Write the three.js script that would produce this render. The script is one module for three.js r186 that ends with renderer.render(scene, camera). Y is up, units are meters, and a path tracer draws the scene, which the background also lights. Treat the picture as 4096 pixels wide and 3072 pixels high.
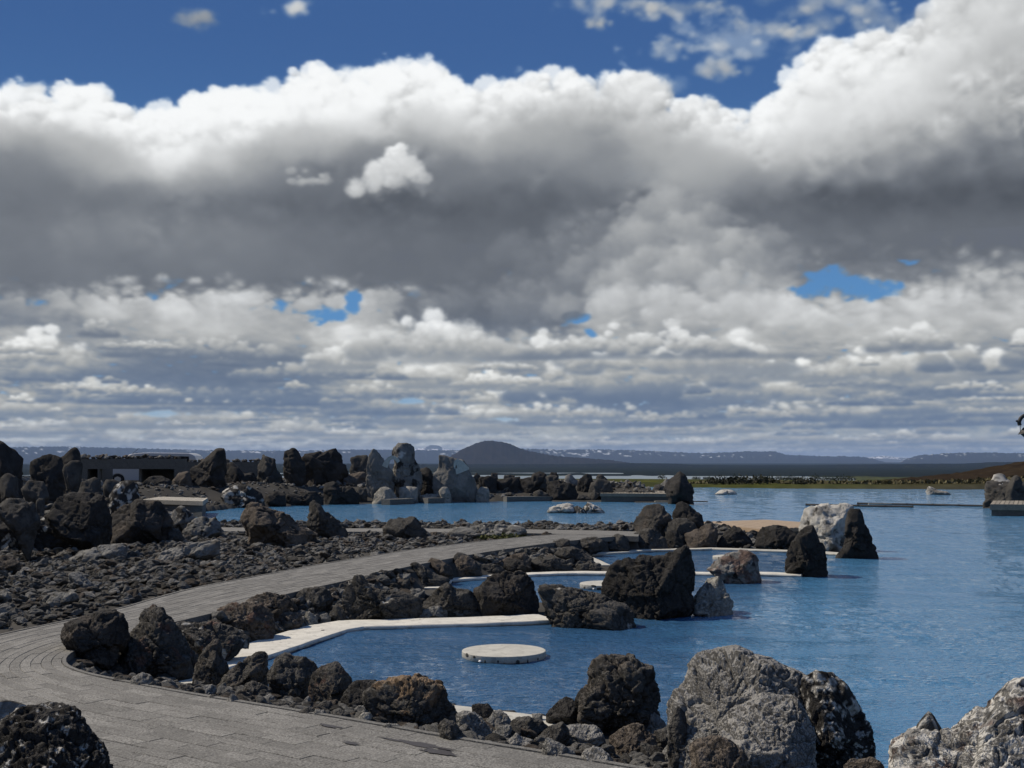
import * as THREE from 'three';
import { createNoise3D } from 'simplex-noise';
import { mergeVertices, mergeGeometries, toCreasedNormals } from 'three/addons/utils/BufferGeometryUtils.js';

// ---------------------------------------------------------------- camera, sky, sun, exposure
const scene = new THREE.Scene();
const EYE = 2.6, F = 1240, K = F / 750, // plan depths below were first paced out for a focal length of 750 pixels; K corrects them
  PITCH = Math.atan(77 / F);
const camera = new THREE.PerspectiveCamera(2 * Math.atan(384 / F) * 180 / Math.PI, 1024 / 768, 0.1, 160000);
camera.position.set(0, EYE, 0);
camera.rotation.x = PITCH;
scene.add(camera);

const renderer = new THREE.WebGLRenderer({ antialias: true });
renderer.setSize(1024, 768);
renderer.toneMapping = THREE.LinearToneMapping;
renderer.toneMappingExposure = 1.0;
renderer.shadowMap.enabled = true;

const SUN = new THREE.Vector3(-0.62, 0.72, -0.31).normalize();
const sun = new THREE.DirectionalLight(0xfff1dc, 5.0);
sun.position.copy(SUN).multiplyScalar(160);
sun.castShadow = true;
sun.shadow.mapSize.set(4096, 4096);
Object.assign(sun.shadow.camera, { left: -90, right: 90, top: 90, bottom: -90, near: 1, far: 400 });
scene.add(sun, sun.target);

function rng(seed) { let a = seed >>> 0; return () => { a = (a + 0x6D2B79F5) | 0; let t = Math.imul(a ^ (a >>> 15), 1 | a); t = (t + Math.imul(t ^ (t >>> 7), 61 | t)) ^ t; return ((t ^ (t >>> 14)) >>> 0) / 4294967296; }; }
const noise = createNoise3D(rng(11)), noiseB = createNoise3D(rng(23));
const sstep = (a, b, x) => { const t = Math.min(1, Math.max(0, (x - a) / (b - a))); return t * t * (3 - 2 * t); };
const mix = (a, b, t) => a + (b - a) * t;
const clamp = (x, a, b) => Math.min(b, Math.max(a, x));
const lin = (c) => { c /= 255; return c <= 0.04045 ? c / 12.92 : ((c + 0.055) / 1.055) ** 2.4; };
function fbm(x, y, z, oct, gain = 0.5, lac = 2.03) { let s = 0, a = 0.5, f = 1; for (let o = 0; o < oct; o++) { s += a * noise(x * f + o * 7.1, y * f - o * 3.3, z * f + o * 5.7); f *= lac; a *= gain; } return s; }

// interpolation along a list of [x, y] with rising x
function along(list, x) {
  if (x <= list[0][0]) return list[0][1];
  for (let i = 1; i < list.length; i++) if (x <= list[i][0]) { const [a, b] = list[i - 1], [c, d] = list[i]; return mix(b, d, (x - a) / (c - a)); }
  return list[list.length - 1][1];
}
// ---------------------------------------------------------------- the sky: air and clouds, by direction
// Chart: the sky is charted in steps of a 16 x 12 table of cloud tones round the view; beyond +-45 degrees the table is met again mirrored, so that the same kind of sky goes on all round.
const TOP_EDGE = [[-400, 225], [0, 215], [50, 207], [100, 200], [150, 176], [190, 188], [240, 212], [258, 238], [272, 228], [320, 218], [370, 215], [400, 203], [450, 190], [500, 190], [560, 200], [582, 195], [600, 168], [625, 142], [660, 138], [700, 146], [760, 145], [820, 140], [860, 135], [920, 137], [960, 142], [1000, 182], [1010, 185], [1050, 170], [1106, 165], [1180, 150], [1230, 150], [1260, 172], [1290, 178], [1320, 160], [1350, 140], [1400, 165], [1440, 205], [1465, 215], [1500, 200], [1540, 215], [1580, 230], [1608, 242], [1635, 236], [1660, 205], [1700, 168], [1740, 125], [1770, 94], [1800, 86], [1840, 82], [1900, 66], [1960, 58], [2000, 30], [2020, -60], [2300, -160], [2700, -100]];
const TONE_Y = [0, 86, 172, 258, 344, 430, 516, 602, 645, 688, 731, 774, 817, 860, 903, 946, 1000];
const TONES = [
  [225, 230, 225, 220, 220, 225, 225, 220, 215, 200, 190, 190, 200, 195, 195, 190],
  [235, 235, 235, 235, 235, 235, 235, 235, 225, 215, 205, 205, 220, 222, 210, 195],
  [245, 245, 245, 245, 245, 248, 246, 240, 240, 225, 225, 235, 240, 228, 208, 190],
  [215, 246, 246, 246, 242, 238, 205, 222, 182, 172, 198, 224, 226, 214, 200, 165],
  [132, 160, 240, 205, 138, 132, 118, 152, 135, 138, 168, 200, 192, 160, 128, 108],
  [115, 116, 114, 106, 104, 98, 92, 96, 92, 118, 152, 102, 86, 86, 80, 80],
  [110, 122, 126, 120, 108, 94, 86, 80, 86, 124, 162, 150, 98, 80, 76, 72],
  [104, 108, 108, 104, 98, 88, 84, 84, 100, 158, 156, 165, 150, 130, 160, 178],
  [170, 195, 215, 205, 190, 190, 150, 110, 112, 176, 182, 178, 195, 205, 200, 190],
  [128, 168, 192, 196, 178, 200, 135, 84, 100, 160, 178, 168, 205, 200, 190, 182],
  [165, 140, 165, 172, 165, 215, 200, 150, 170, 190, 150, 185, 165, 195, 180, 165],
  [200, 165, 118, 112, 128, 200, 205, 190, 180, 172, 165, 180, 150, 190, 165, 132],
  [128, 112, 104, 100, 118, 160, 195, 175, 140, 165, 170, 172, 165, 150, 130, 130],
  [182, 175, 140, 120, 118, 132, 140, 165, 120, 102, 100, 118, 160, 130, 135, 160],
  [150, 170, 160, 150, 158, 130, 160, 172, 170, 130, 118, 150, 125, 140, 120, 130],
  [192, 180, 182, 172, 166, 178, 168, 168, 162, 150, 138, 150, 152, 158, 150, 150],
  [205, 200, 202, 196, 198, 202, 196, 192, 188, 180, 176, 184, 186, 186, 180, 180]];
const PUFFS = [[1590, 88, 145, 46, 205], [1452, 105, 60, 30, 195], [1700, 62, 90, 26, 185], [1560, 150, 60, 24, 178], [1760, 20, 150, 48, 178], [1880, 30, 110, 45, 188], [1300, 10, 80, 26, 185], [1400, 22, 55, 22, 182], [1290, 50, 34, 14, 172], [632, 20, 62, 18, 200], [425, 40, 44, 24, 150], [1400, 190, 70, 50, 215], [1480, 15, 120, 20, 178], [75, 190, 55, 10, 225]];
const BANK_BASE = [[-400, 612], [0, 614], [200, 614], [330, 608], [400, 614], [560, 600], [700, 612], [860, 622], [1000, 618], [1060, 598], [1090, 560], [1112, 505], [1180, 505], [1270, 482], [1300, 440], [1370, 395], [1450, 372], [1540, 398], [1600, 455], [1700, 497], [1800, 520], [1900, 532], [2000, 538], [2212, 548], [2700, 560]];
const FRONT = [[838, 372, 100, 70, 212], [800, 408, 100, 40, 190], [668, 380, 66, 24, 176], [865, 335, 52, 52, 226]];
const HOLES = [[765, 655, 24, 40], [720, 685, 60, 20], [1810, 608, 105, 34], [1900, 625, 60, 26], [1745, 620, 50, 26], [1240, 690, 34, 20], [1275, 715, 22, 18], [900, 868, 90, 10], [330, 895, 80, 12], [1080, 905, 60, 8]];
function toneAt(x, y) {
  const fx = clamp((x - 69) / 138.25, 0, 14.999), i = Math.floor(fx), tx = sstep(0, 1, fx - i) * 0.5 + (fx - i) * 0.5;
  let j = 0; while (j < TONE_Y.length - 2 && y > TONE_Y[j + 1]) j++;
  const ty = clamp((y - TONE_Y[j]) / (TONE_Y[j + 1] - TONE_Y[j]), 0, 1), a = TONES[j], b = TONES[j + 1];
  return mix(mix(a[i], a[i + 1], tx), mix(b[i], b[i + 1], tx), ty) + 12 * sstep(600, 680, y) + 16 * sstep(880, 960, y);
}
const D2R = Math.PI / 180;
// rows of fair-weather clouds, each on a flat base: [elevation of the base, height], both in degrees; nearer rows stand higher and hide those behind
const ROWS = []; for (let e = 0.15, k = 0; e < 9.6; k++) { const h = 0.55 + 0.36 * e; ROWS.push([e, h, k]); e += 0.22 + 0.19 * e; }
function puffy(x, y, z, oct) { let s = 0, a = 0.5, f = 1; for (let o = 0; o < oct; o++) { s += a * (2.4 * Math.abs(noise(x * f + o * 9.2, y * f - o * 4.1, z * f + o * 3.7)) - 0.9); f *= 2.1; a *= 0.46; } return s; }
function chart(az, E) {
  let fold = ((az + 30) % 120 + 120) % 120; fold = fold < 60 ? fold - 30 : 90 - fold;
  const er = Math.min(E, 30) * D2R, ar = fold * D2R, dy = Math.sin(er), dz = Math.cos(ar) * Math.cos(er), dx = Math.sin(ar) * Math.cos(er);
  const yc = dy * Math.cos(PITCH) - dz * Math.sin(PITCH), zc = dz * Math.cos(PITCH) + dy * Math.sin(PITCH);
  return [(512 + F * dx / zc) * 2.16, (384 - F * yc / zc) * 2.16 - Math.max(0, E - 30) * 40];
}
function cloudColor(L, E) {
  const d = sstep(185, 85, L), lowE = sstep(13, 3, E), hiE = 1 - lowE;
  return [L * (1 - d * mix(0.05, 0.2, lowE)) + 3 * lowE * (1 - d) - 1.5 * hiE * (1 - d), L * (1 - d * mix(0.005, 0.015, lowE)) + 2 * lowE * (1 - d), L * (1 + d * mix(0.06, 0.26, lowE)) - 6 * lowE * (1 - d)];
}
const toned = (L, E) => { const t = sstep(20, 16.4, E), lo = 124; return clamp(L < lo ? mix(L, lo - (lo - L) * 0.42, t) : L, 62, 253); };
function skyAt(az, E0, oct) {
  const [X, Y] = chart(az, Math.max(E0, 0)), E = E0 * K, Ec = Math.max(E, 0), c = K * Math.cos(az * D2R), s = K * Math.sin(az * D2R), z0 = Ec * D2R;
  const h1 = sstep(34, 6, E), h2 = sstep(8, 0, E);
  let R = mix(mix(60, 92, h1), 182, h2), G = mix(mix(96, 146, h1), 197, h2), B = mix(mix(150, 198, h1), 204, h2);
  const over = (L, t) => { if (t <= 0) return; const k = cloudColor(toned(L, E), E); R = mix(R, k[0], t); G = mix(G, k[1], t); B = mix(B, k[2], t); };
  // a thin bright veil low down
  over(224, 0.6 * sstep(9, 1, E) * (0.6 + 0.4 * noiseB(c * 30, s * 30, z0 * 120)));
  let hole = 0;
  { const n = fbm(c * 26, s * 26, z0 * 34, 4);
    for (const [px, py, rx, ry] of HOLES) { const q = Math.hypot((X - px) / rx, (Y - py) / ry); if (q < 2) hole = Math.max(hole, sstep(0.1, 0.62, 1 - q + n * 0.9)); } }
  // the closed part of the cloud field, in broad soft shapes
  if (E < 30) {
    const broad = (q, as, w) => {
      if (w < 0.01) return;
      const x = c * q, y = s * q, z = z0 * q * as + q;
      const a = fbm(x, y, z, oct, 0.48), b = puffy(x * 1.4, y * 1.4, z * 1.3, oct - 1), v = puffy(x * 1.4, y * 1.4, z * 1.3, 4), u = puffy(x * 1.4 - 0.06 * s, y * 1.4 + 0.06 * c, z * 1.3 + 0.14, 4);
      const tone = toneAt(X + a * 700 / q, Y + (b + a * 0.5) * 520 / q / as), dk = sstep(175, 105, tone);
      over(tone - 10 + (v - u) * mix(9, 3, dk) + a * mix(38, 24, dk) + b * 5, w * (1 - hole) * sstep(310, 400, Y) * mix(0.55, 1, sstep(0.5, 4, E)) * (Y < 560 ? 1 : sstep(-0.8, -0.4, a + b * 0.3)));
    };
    const k = sstep(6, 11, E);
    broad(26, 3, E < 11 ? 1 : 0); broad(12, 1.7, k);
  }
  if (E > 6) {
    const w1 = noiseB(c * 8, s * 8, z0 * 10), w2 = noiseB(c * 8, s * 8, z0 * 10 + 30), w3 = noiseB(c * 24, s * 24, z0 * 30 + 9), w4 = noiseB(c * 24, s * 24, z0 * 30 + 50);
    const q = 10, a = fbm(c * q, s * q, z0 * q * 1.25, oct, 0.47), b = puffy(c * q * 1.3, s * q * 1.3, z0 * q * 1.6 + 20, oct);
    const d = 0.011, bu = puffy(c * q * 1.3 - d * 3 * s, s * q * 1.3 + d * 3 * c, (z0 + d) * q * 1.6 + 20, 4), b4 = puffy(c * q * 1.3, s * q * 1.3, z0 * q * 1.6 + 20, 4), emb = b4 - bu;
    const Xw = X + w1 * 34 + w3 * 40 + a * 46, Yw = Y + w2 * 14 + w4 * 24 + b * 34 + a * 14;
    let tone = toneAt(Xw, Yw);
    const soft = sstep(185, 105, tone);
    const edge = (Y - along(TOP_EDGE, X + w3 * 12)) / 30 + a * 1.25 + b * 0.75 - 0.25;
    const base = (along(BANK_BASE, X + w3 * 30) - Y) / mix(26, 60, sstep(1080, 1200, X)) + a * 0.55 + w4 * 0.5 * sstep(1050, 1200, X) + b * 0.25;
    let cov = sstep(-0.1, 0.95, edge) * sstep(-0.35, 0.55, base);
    if (E > 46) cov = mix(cov, sstep(0.1, 0.6, a + b * 0.3), sstep(46, 60, E));
    let L = tone + emb * mix(44, 6, soft) + a * mix(16, 22, soft) + b * mix(8, 4, soft) + 10 * sstep(2.2, 0.2, edge) * (1 - soft);
    over(L, clamp(cov, 0, 1));
    for (const [px, py, rx, ry, pt] of PUFFS) {
      const g = Math.hypot((X - px) / rx, (Y - py) / ry); if (g > 2.2) continue;
      const m = sstep(0, 1.05, 1 - g + a * 1.25 + b * 0.7 - 0.05);
      over(pt + emb * 20 + a * 16 + (py - Y) * 0.2, m * 0.4 * (1 - cov * 0.85));
    }
    // the small dark cloud with a flat base under the bank
    { const g = Math.hypot((X - 1060) / 215, (Y - 668) / 52), m = sstep(0.05, 0.5, 1 - g + a * 0.7 + b * 0.3) * sstep(-6, 8, 716 - Y + w4 * 5); over(mix(82, 132, sstep(690, 628, Y + b * 30)) + a * 16 + emb * 14, m * 0.95); }
    for (const [px, py, rx, ry, pt] of FRONT) {
      const g = Math.hypot((X - px) / rx, (Y - py) / ry); if (g > 2) continue;
      const m = sstep(0.1, 0.95, 1.12 - g + a * 0.9 + b * 0.55);
      over(pt + emb * 16 + a * 14 + (py - Y) * 0.32, m * 0.35);
    }
  }
  return [R, G, B, hole];
}
const EDGE_N = 512, edgeNoise = new Float32Array(EDGE_N * EDGE_N);
function computeSky() {
  const SW = 4096, SH = 3072, data = new Float32Array(SW * SH * 4), STEP = 8;
  const azOf = (i) => { let a = ((i + 0.5) / SW - 0.5) * 360 + 90; return a > 180 ? a - 360 : a; }, elOf = (j) => ((j + 0.5) / SH - 0.5) * 180;
  const colOf = (az) => (((az - 90) / 360 + 0.5) * SW - 0.5 + 2 * SW) % SW, rowOf = (E) => (E / 180 + 0.5) * SH - 0.5;
  // all round on a coarse net, filled in between; the finer part where detail can be seen
  const CW = SW / STEP, CH = SH / STEP, net = new Float32Array(CW * (CH + 1) * 4);
  for (let j = CH / 2; j <= CH; j++) for (let i = 0; i < CW; i++) net.set(skyAt(azOf(i * STEP), Math.min(89.9, elOf(j * STEP)), 4), (j * CW + i) * 4);
  for (let j = 0; j < SH; j++) {
    const E = elOf(j);
    for (let i = 0; i < SW; i++) {
      const k = (j * SW + i) * 4, az = azOf(i);
      if (E < -0.3) { data[k] = 90; data[k + 1] = 96; data[k + 2] = 102; continue; }
      if (Math.abs(az) < 26 && E < 23) { data.set(skyAt(az, E, 6), k); continue; }
      const jf = Math.max(CH / 2, Math.min(CH - 1e-3, j / STEP)), J = Math.floor(jf), tj = jf - J, I = Math.floor(i / STEP), ti = i / STEP - I, I2 = (I + 1) % CW, J2 = Math.min(CH, J + 1);
      for (let n = 0; n < 4; n++) data[k + n] = mix(mix(net[(J * CW + I) * 4 + n], net[(J * CW + I2) * 4 + n], ti), mix(net[(J2 * CW + I) * 4 + n], net[(J2 * CW + I2) * 4 + n], ti), tj);
    }
  }
  // billows: each a rounded lump of cloud lit from above, with a ragged edge
  for (let y = 0; y < EDGE_N; y++) for (let x = 0; x < EDGE_N; x++) { let v = 0, a = 0.5, f = 9; for (let o = 0; o < 5; o++) { const q = (p, r) => Math.abs(noise(p * f, r * f, o * 7 + 300)) * 2.2 - 0.75, X = x / EDGE_N, Y = y / EDGE_N; v += a * (q(X, Y) * (1 - X) * (1 - Y) + q(X - 1, Y) * X * (1 - Y) + q(X, Y - 1) * (1 - X) * Y + q(X - 1, Y - 1) * X * Y); f *= 2; a *= 0.62; } edgeNoise[y * EDGE_N + x] = v; }
  const R = rng(404);
  const lump = (az, E, rx, ry, o) => { // rx, ry in degrees
    const ci = colOf(az), cj = rowOf(E), px = rx / 360 * SW, py = ry / 180 * SH, i0 = Math.floor(ci - px * 1.35), i1 = Math.ceil(ci + px * 1.35), j0 = Math.max(SH / 2, Math.floor(cj - py * 1.35)), j1 = Math.min(SH - 1, Math.ceil(cj + py * 1.35));
    const ox = Math.floor(R() * 512), oy = Math.floor(R() * 512), ns = clamp(26 / (px + 3), 0.9, 5), ny = ns * (2 * SH / SW) ** -1;
    for (let j = j0; j <= j1; j++) {
      const dy = (j - cj) / py, El = elOf(j), fl = o.base === undefined ? 1 : sstep(o.base - 0.06 * o.h, o.base + 0.1 * o.h, El); if (fl <= 0) continue;
      for (let i = i0; i <= i1; i++) {
        const dx = (i - ci) / px, n = edgeNoise[((Math.floor(j * ny) + oy) & 511) * EDGE_N + ((Math.floor(i * ns) + ox) & 511)], q = Math.hypot(dx, dy) - n * 0.44;
        if (q >= 1) continue;
        const k = (j * SW + ((i % SW) + SW) % SW) * 4, al = sstep(1, o.soft, q) * fl * o.alpha * (1 - data[k + 3] * (o.hole ?? 1)); if (al <= 0.004) continue;
        const z = Math.sqrt(Math.max(0, 1 - Math.min(1, q) ** 2)), lit = clamp(0.5 + 0.5 * (0.80 * dy - 0.3 * dx + 0.25 * z) + n * 0.3, 0, 1), tb = o.base === undefined ? 0.5 : clamp((El - o.base) / o.h, 0, 1);
        const L = toned(o.tone + o.amp * ((o.base === undefined ? lit - 0.55 : 0.5 * (lit - 0.5) + 0.95 * (sstep(0, 0.75, tb + n * 0.12) - 0.5)) * 2), El * K), c = cloudColor(L, El * K);
        data[k] = mix(data[k], c[0], al); data[k + 1] = mix(data[k + 1], c[1], al); data[k + 2] = mix(data[k + 2], c[2], al);
      }
    }
  };
  // fair-weather clouds on flat bases at all distances, the far low ones first
  const clusters = [];
  for (let lev = 0; lev < 30; lev++) {
    const e1 = 0.25 * Math.exp(lev / 29 * Math.log(31)), gap = e1 * 0.14 + 0.1;
    for (let az = -180; az < 180;) {
      const big = 0.3 + 1.5 * R() ** 1.8, h = (0.42 + 0.34 * e1) * big / K, w = h * (1.3 + 6.5 * R() ** 2.2), eb = Math.max(0.05, e1 + (R() - 0.5) * 2.2 * gap) / K, [X, Y] = chart(az + w / 2, eb + h * 0.3), tone = toneAt(X, Y);
      if (R() < 0.62 + 0.25 * noiseB(az * 0.35 / (0.3 + e1 * 0.1), lev, 3) - 0.45 * sstep(150, 105, tone)) clusters.push([eb, h, w, az, tone + (R() - 0.5) * 46, big]);
      az += w * (0.5 + 1.1 * R());
    }
  }
  clusters.sort((p, q) => p[0] - q[0]);
  for (const [eb, h, w, az, tone, big] of clusters) {
    const list = [], n = Math.round(14 + 11 * w / h), e1 = eb * K, seed = R() * 50;
    for (let q = 0; q < n; q++) { const t = R() * 2 - 1, dome = (1 - Math.abs(t) ** 2.2) * (0.55 + 0.75 * Math.abs(noiseB(seed + t * w / h * 0.55, 3, 2))), y = R() ** 0.75 * dome; list.push([az + w / 2 + t * w / 2, eb + h * (y * 0.72 + 0.03), h * (0.1 + 0.2 * R() * R() + 0.07 * R()) * (1.2 - 0.5 * y)]); }
    list.sort((p, q) => q[1] - p[1]);
    for (const [a, e, r] of list) lump(a, e, r * 1.35, r, { base: eb, h, tone: clamp(tone + 4, 98, 192), amp: mix(24, 52, sstep(105, 180, tone)), soft: mix(0.42, 0.3, sstep(6, 1.5, e1)), alpha: mix(0.45, 0.85, sstep(0.6, 5, e1)), hole: e1 > 2 ? 1 : 0.3 });
    // ragged grey sheet along the base
    if (R() < 0.55) for (let q = 0; q < 3; q++) lump(az + w * R(), eb + h * 0.05 * R(), w * (0.25 + 0.5 * R()), h * (0.06 + 0.1 * R()), { tone: clamp(tone - 42, 84, 150), amp: 10, soft: 0.1, alpha: 0.55 });
  }
  // the crown of the great bank and the heap on the right
  const ang = (X, Y) => { const a = (X / 2.16 - 512) / F, b = (384 - Y / 2.16) / F, y = b * Math.cos(PITCH) + Math.sin(PITCH), z = Math.cos(PITCH) - b * Math.sin(PITCH); return [Math.atan2(a, z) / D2R, Math.atan2(y, Math.hypot(a, z)) / D2R]; };
  const crown = []; for (let q = 0; q < 900; q++) { const X = -90 + 2400 * R(), dp = R() ** 1.35, Y = along(TOP_EDGE, X) + 14 + dp * 190; crown.push([X, Y, dp, (11 + 36 * R() * R() + dp * 26)]); }
  crown.sort((p, q) => p[1] - q[1]);
  for (const [X, Y, dp, r] of crown) { if (Y > 470 || Y < -60) continue; const [az, E] = ang(X, Y), tone = toneAt(X, Y), d = r / 2.16 / 21.6, br = sstep(120, 215, tone); lump(az, E, d * 1.25, d, { tone: tone - 4 * br, amp: 8 + 50 * br, soft: mix(0.66, 0.2, sstep(0.05, 0.5, dp)), alpha: mix(0.85, 0.5, sstep(0.05, 0.6, dp)) }); }
  for (let q = 0; q < 300; q++) { const X = -60 + 2340 * R(), t = along(TOP_EDGE, X) + 120, b = along(BANK_BASE, X) - 14; if (b < t) continue; const Y = mix(t, b, R()), [az, E] = ang(X, Y), d = (18 + 52 * R()) / 2.16 / 21.6; lump(az, E, d * 1.7, d, { tone: toneAt(X, Y) + (R() - 0.5) * 34, amp: 16, soft: 0.0, alpha: 0.42 }); }
  // the white cloud before the dark bank, and ragged scraps high up
  for (let q = 0; q < 90; q++) { const t = 0.08 + 0.92 * R(), u = R(), X = mix(mix(724, 918, t), 862, u) + 14 * (R() - 0.5), Y = mix(mix(425, 385, t) + 12 * (R() - 0.5), 312, u), r = (9 + 20 * R()) * (1 - 0.5 * u); const [az, E] = ang(X, Y); lump(az, E, r / 46.7 * 1.15, r / 46.7, { tone: 196 + 34 * u, amp: 26, soft: 0.35, alpha: 0.62 }); }
  for (let q = 0; q < 16; q++) { const [az, E] = ang(618 + 90 * R(), 368 + 26 * R()), r = 5 + 9 * R(); lump(az, E, r / 46.7 * 1.4, r / 46.7, { tone: 176, amp: 20, soft: 0.2, alpha: 0.55 }); }
  for (const [px, py, rx, ry, pt] of PUFFS) for (let q = 0; q < 15; q++) { const a = R() * 6.28, d = Math.sqrt(R()), X = px + Math.cos(a) * d * rx, Y = py + Math.sin(a) * d * ry, r = (8 + 0.6 * ry * R()) * (1.15 - 0.6 * d); const [az, E] = ang(X, Y); lump(az, E, r / 46.7 * 1.5, r / 46.7, { tone: pt + 4, amp: 20, soft: 0.0, alpha: 0.62 * (1.1 - d) + 0.1 }); }
  // grey lumps in the middle of the field
  for (let q = 0; q < 150; q++) { const X = 1080 + 640 * R(), Y = 440 + 240 * R(); if (Y < along(BANK_BASE, X) + 10) continue; const [az, E] = ang(X, Y), tone = toneAt(X, Y), d = (16 + 34 * R()) / 2.16 / 21.6; lump(az, E, d * 1.35, d, { tone: tone + 6, amp: 30, soft: 0.45, alpha: 0.7 }); }
  for (let k = 0; k < data.length; k += 4) { data[k] = lin(data[k]); data[k + 1] = lin(data[k + 1]); data[k + 2] = lin(data[k + 2]); data[k + 3] = 1; }
  const tex = new THREE.DataTexture(data, SW, SH, THREE.RGBAFormat, THREE.FloatType);
  tex.mapping = THREE.EquirectangularReflectionMapping;
  tex.colorSpace = THREE.LinearSRGBColorSpace;
  tex.magFilter = THREE.LinearFilter; tex.minFilter = THREE.LinearFilter; tex.needsUpdate = true;
  return tex;
}
const skyTexture = computeSky();
scene.background = skyTexture;
scene.environment = skyTexture;
// ---------------------------------------------------------------- helpers
const V3 = (x, y, z) => new THREE.Vector3(x, y, z);
const cosP = Math.cos(PITCH), sinP = Math.sin(PITCH);
// a pixel of the photograph gives a direction
function ray(u, v) { const a = (u - 512) / F, b = (384 - v) / F; return V3(a, b * cosP + sinP, b * sinP - cosP); }
function at(u, v, y) { const d = ray(u, v), t = (y - EYE) / d.y; return V3(d.x * t, y, d.z * t); }
function elev(u, v, r) { const d = ray(u, v); return EYE + d.y / Math.hypot(d.x, d.z) * r; }         // height at a horizontal distance
const azOld = (u) => Math.atan((u - 512) / 750);
const azim = (u, v = 461) => { const d = ray(u, v); return Math.atan2(d.x, -d.z); };

const taken = {};
function numbered(name) { const n = taken[name] = (taken[name] ?? -1) + 1; return n ? `${name}_${String(n).padStart(3, '0')}` : name; }
function tag(o, label, category, group) { o.userData.label = label; o.userData.category = category; if (group) o.userData.group = group; return o; }
function mesh(name, geo, mat, parent) {
  const m = new THREE.Mesh(geo, mat); m.castShadow = m.receiveShadow = true;
  m.name = parent && parent !== scene ? name : numbered(name); (parent || scene).add(m); return m;
}
function thing(name, label, category, pos = [0, 0, 0], turn = 0, group) {
  const g = new THREE.Group(); g.name = numbered(name); g.position.set(...pos); g.rotation.y = turn; scene.add(g); return tag(g, label, category, group);
}
function structure(o) { o.userData.kind = 'structure'; return o; }

// a tile of noise that repeats without a seam, as a texture
function noiseTile(size, make, colour = false) {
  const d = new Uint8Array(size * size * 4);
  for (let y = 0; y < size; y++) for (let x = 0; x < size; x++) { const c = make(x / size, y / size), k = (y * size + x) * 4; for (let n = 0; n < 3; n++) d[k + n] = clamp(Math.round(255 * (Array.isArray(c) ? c[n] : c)), 0, 255); d[k + 3] = 255; }
  const t = new THREE.DataTexture(d, size, size, THREE.RGBAFormat); t.wrapS = t.wrapT = THREE.RepeatWrapping; t.magFilter = THREE.LinearFilter; t.minFilter = THREE.LinearMipmapLinearFilter; t.generateMipmaps = true;
  if (colour) t.colorSpace = THREE.SRGBColorSpace; t.needsUpdate = true; return t;
}
function tileNoise(x, y, f, z = 0) { // seamless: blends four shifted copies
  const n = (a, b) => noise(a * f, b * f, z); const sx = x, sy = y;
  return (n(x, y) * (1 - sx) * (1 - sy) + n(x - 1, y) * sx * (1 - sy) + n(x, y - 1) * (1 - sx) * sy + n(x - 1, y - 1) * sx * sy) * 1.35;
}
const rockBump = noiseTile(512, (x, y) => { let s = 0, a = 0.5, f = 14; for (let o = 0; o < 5; o++) { s += a * (0.45 * (1 - 2 * Math.abs(tileNoise(x, y, f, o * 3))) + 0.75 * tileNoise(x, y, f * 1.3, o * 3 + 50)); f *= 2; a *= 0.68; } return 0.5 + 0.36 * s - 0.25 * sstep(0.35, 0.7, tileNoise(x, y, 22, 90)); });
const grainBump = noiseTile(512, (x, y) => { let s = 0, a = 0.5, f = 24; for (let o = 0; o < 4; o++) { s += a * tileNoise(x, y, f, o * 3 + 40); f *= 2; a *= 0.7; } return 0.5 + 0.4 * s; });
const grainColour = noiseTile(1024, (x, y) => {
  let s = 0, a = 0.5, f = 45; for (let o = 0; o < 4; o++) { s += a * tileNoise(x, y, f, o * 3 + 70); f *= 2.1; a *= 0.72; }
  const blot = tileNoise(x, y, 4, 9) * 0.5 + tileNoise(x, y, 9, 19) * 0.5, k = clamp(0.80 + 0.42 * s + 0.07 * blot, 0.3, 1); return [k, k * 0.995, k * 0.975]; }, true);
const rippleBump = noiseTile(1024, (x, y) => { let s = 0, a = 0.5, f = 10; for (let o = 0; o < 4; o++) { s += a * (1 - 2 * Math.abs(tileNoise(x, y * 1, f * 1, o * 5 + 120))) ; f *= 2.1; a *= 0.5; } return 0.5 + 0.36 * s; });

// ---------------------------------------------------------------- the lie of the land
const P2 = (u, v, y = 0) => { const p = at(u, v, y); return [p.x, -p.z]; };   // [x, distance ahead]
const LAGOON = [...[[186, 515], [200, 526], [300, 529], [420, 529.5], [520, 530], [590, 531], [625, 530.5], [690, 526], [760, 526.5], [815, 536], [850, 551], [846, 557], [836, 555], [824, 553], [788, 551.3], [712, 549], [650, 550.5], [588, 555.5], [611, 565.5], [640, 570], [611, 573.8], [577, 573.5], [540, 574.5], [496, 577.5], [453, 580.5], [447, 589], [460, 600], [530, 604], [552, 603], [556, 622], [481, 624.5], [364, 627.5], [349, 630], [269, 656.5], [225, 669.5], [207, 675], [452, 705.5], [544, 716.5], [600, 724], [650, 735], [700, 752]].map(([u, v]) => P2(u, v)),
  ...[[2.2, 6.5], [2.7, 5.6], [3.3, 4.4], [6, 3], [14, 1], [60, 0], [64, 45], [52, 66]].map(([x, a]) => [x, a * K]),
  ...[[985, 489.6], [825, 489], [700, 487.5], [640, 487], [655, 492], [692, 500], [694, 505.5], [676, 503], [600, 502], [520, 501.5], [460, 502], [400, 503.5], [330, 504.5], [280, 506.5], [240, 508], [207, 511.5]].map(([u, v]) => P2(u, v))];
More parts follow.
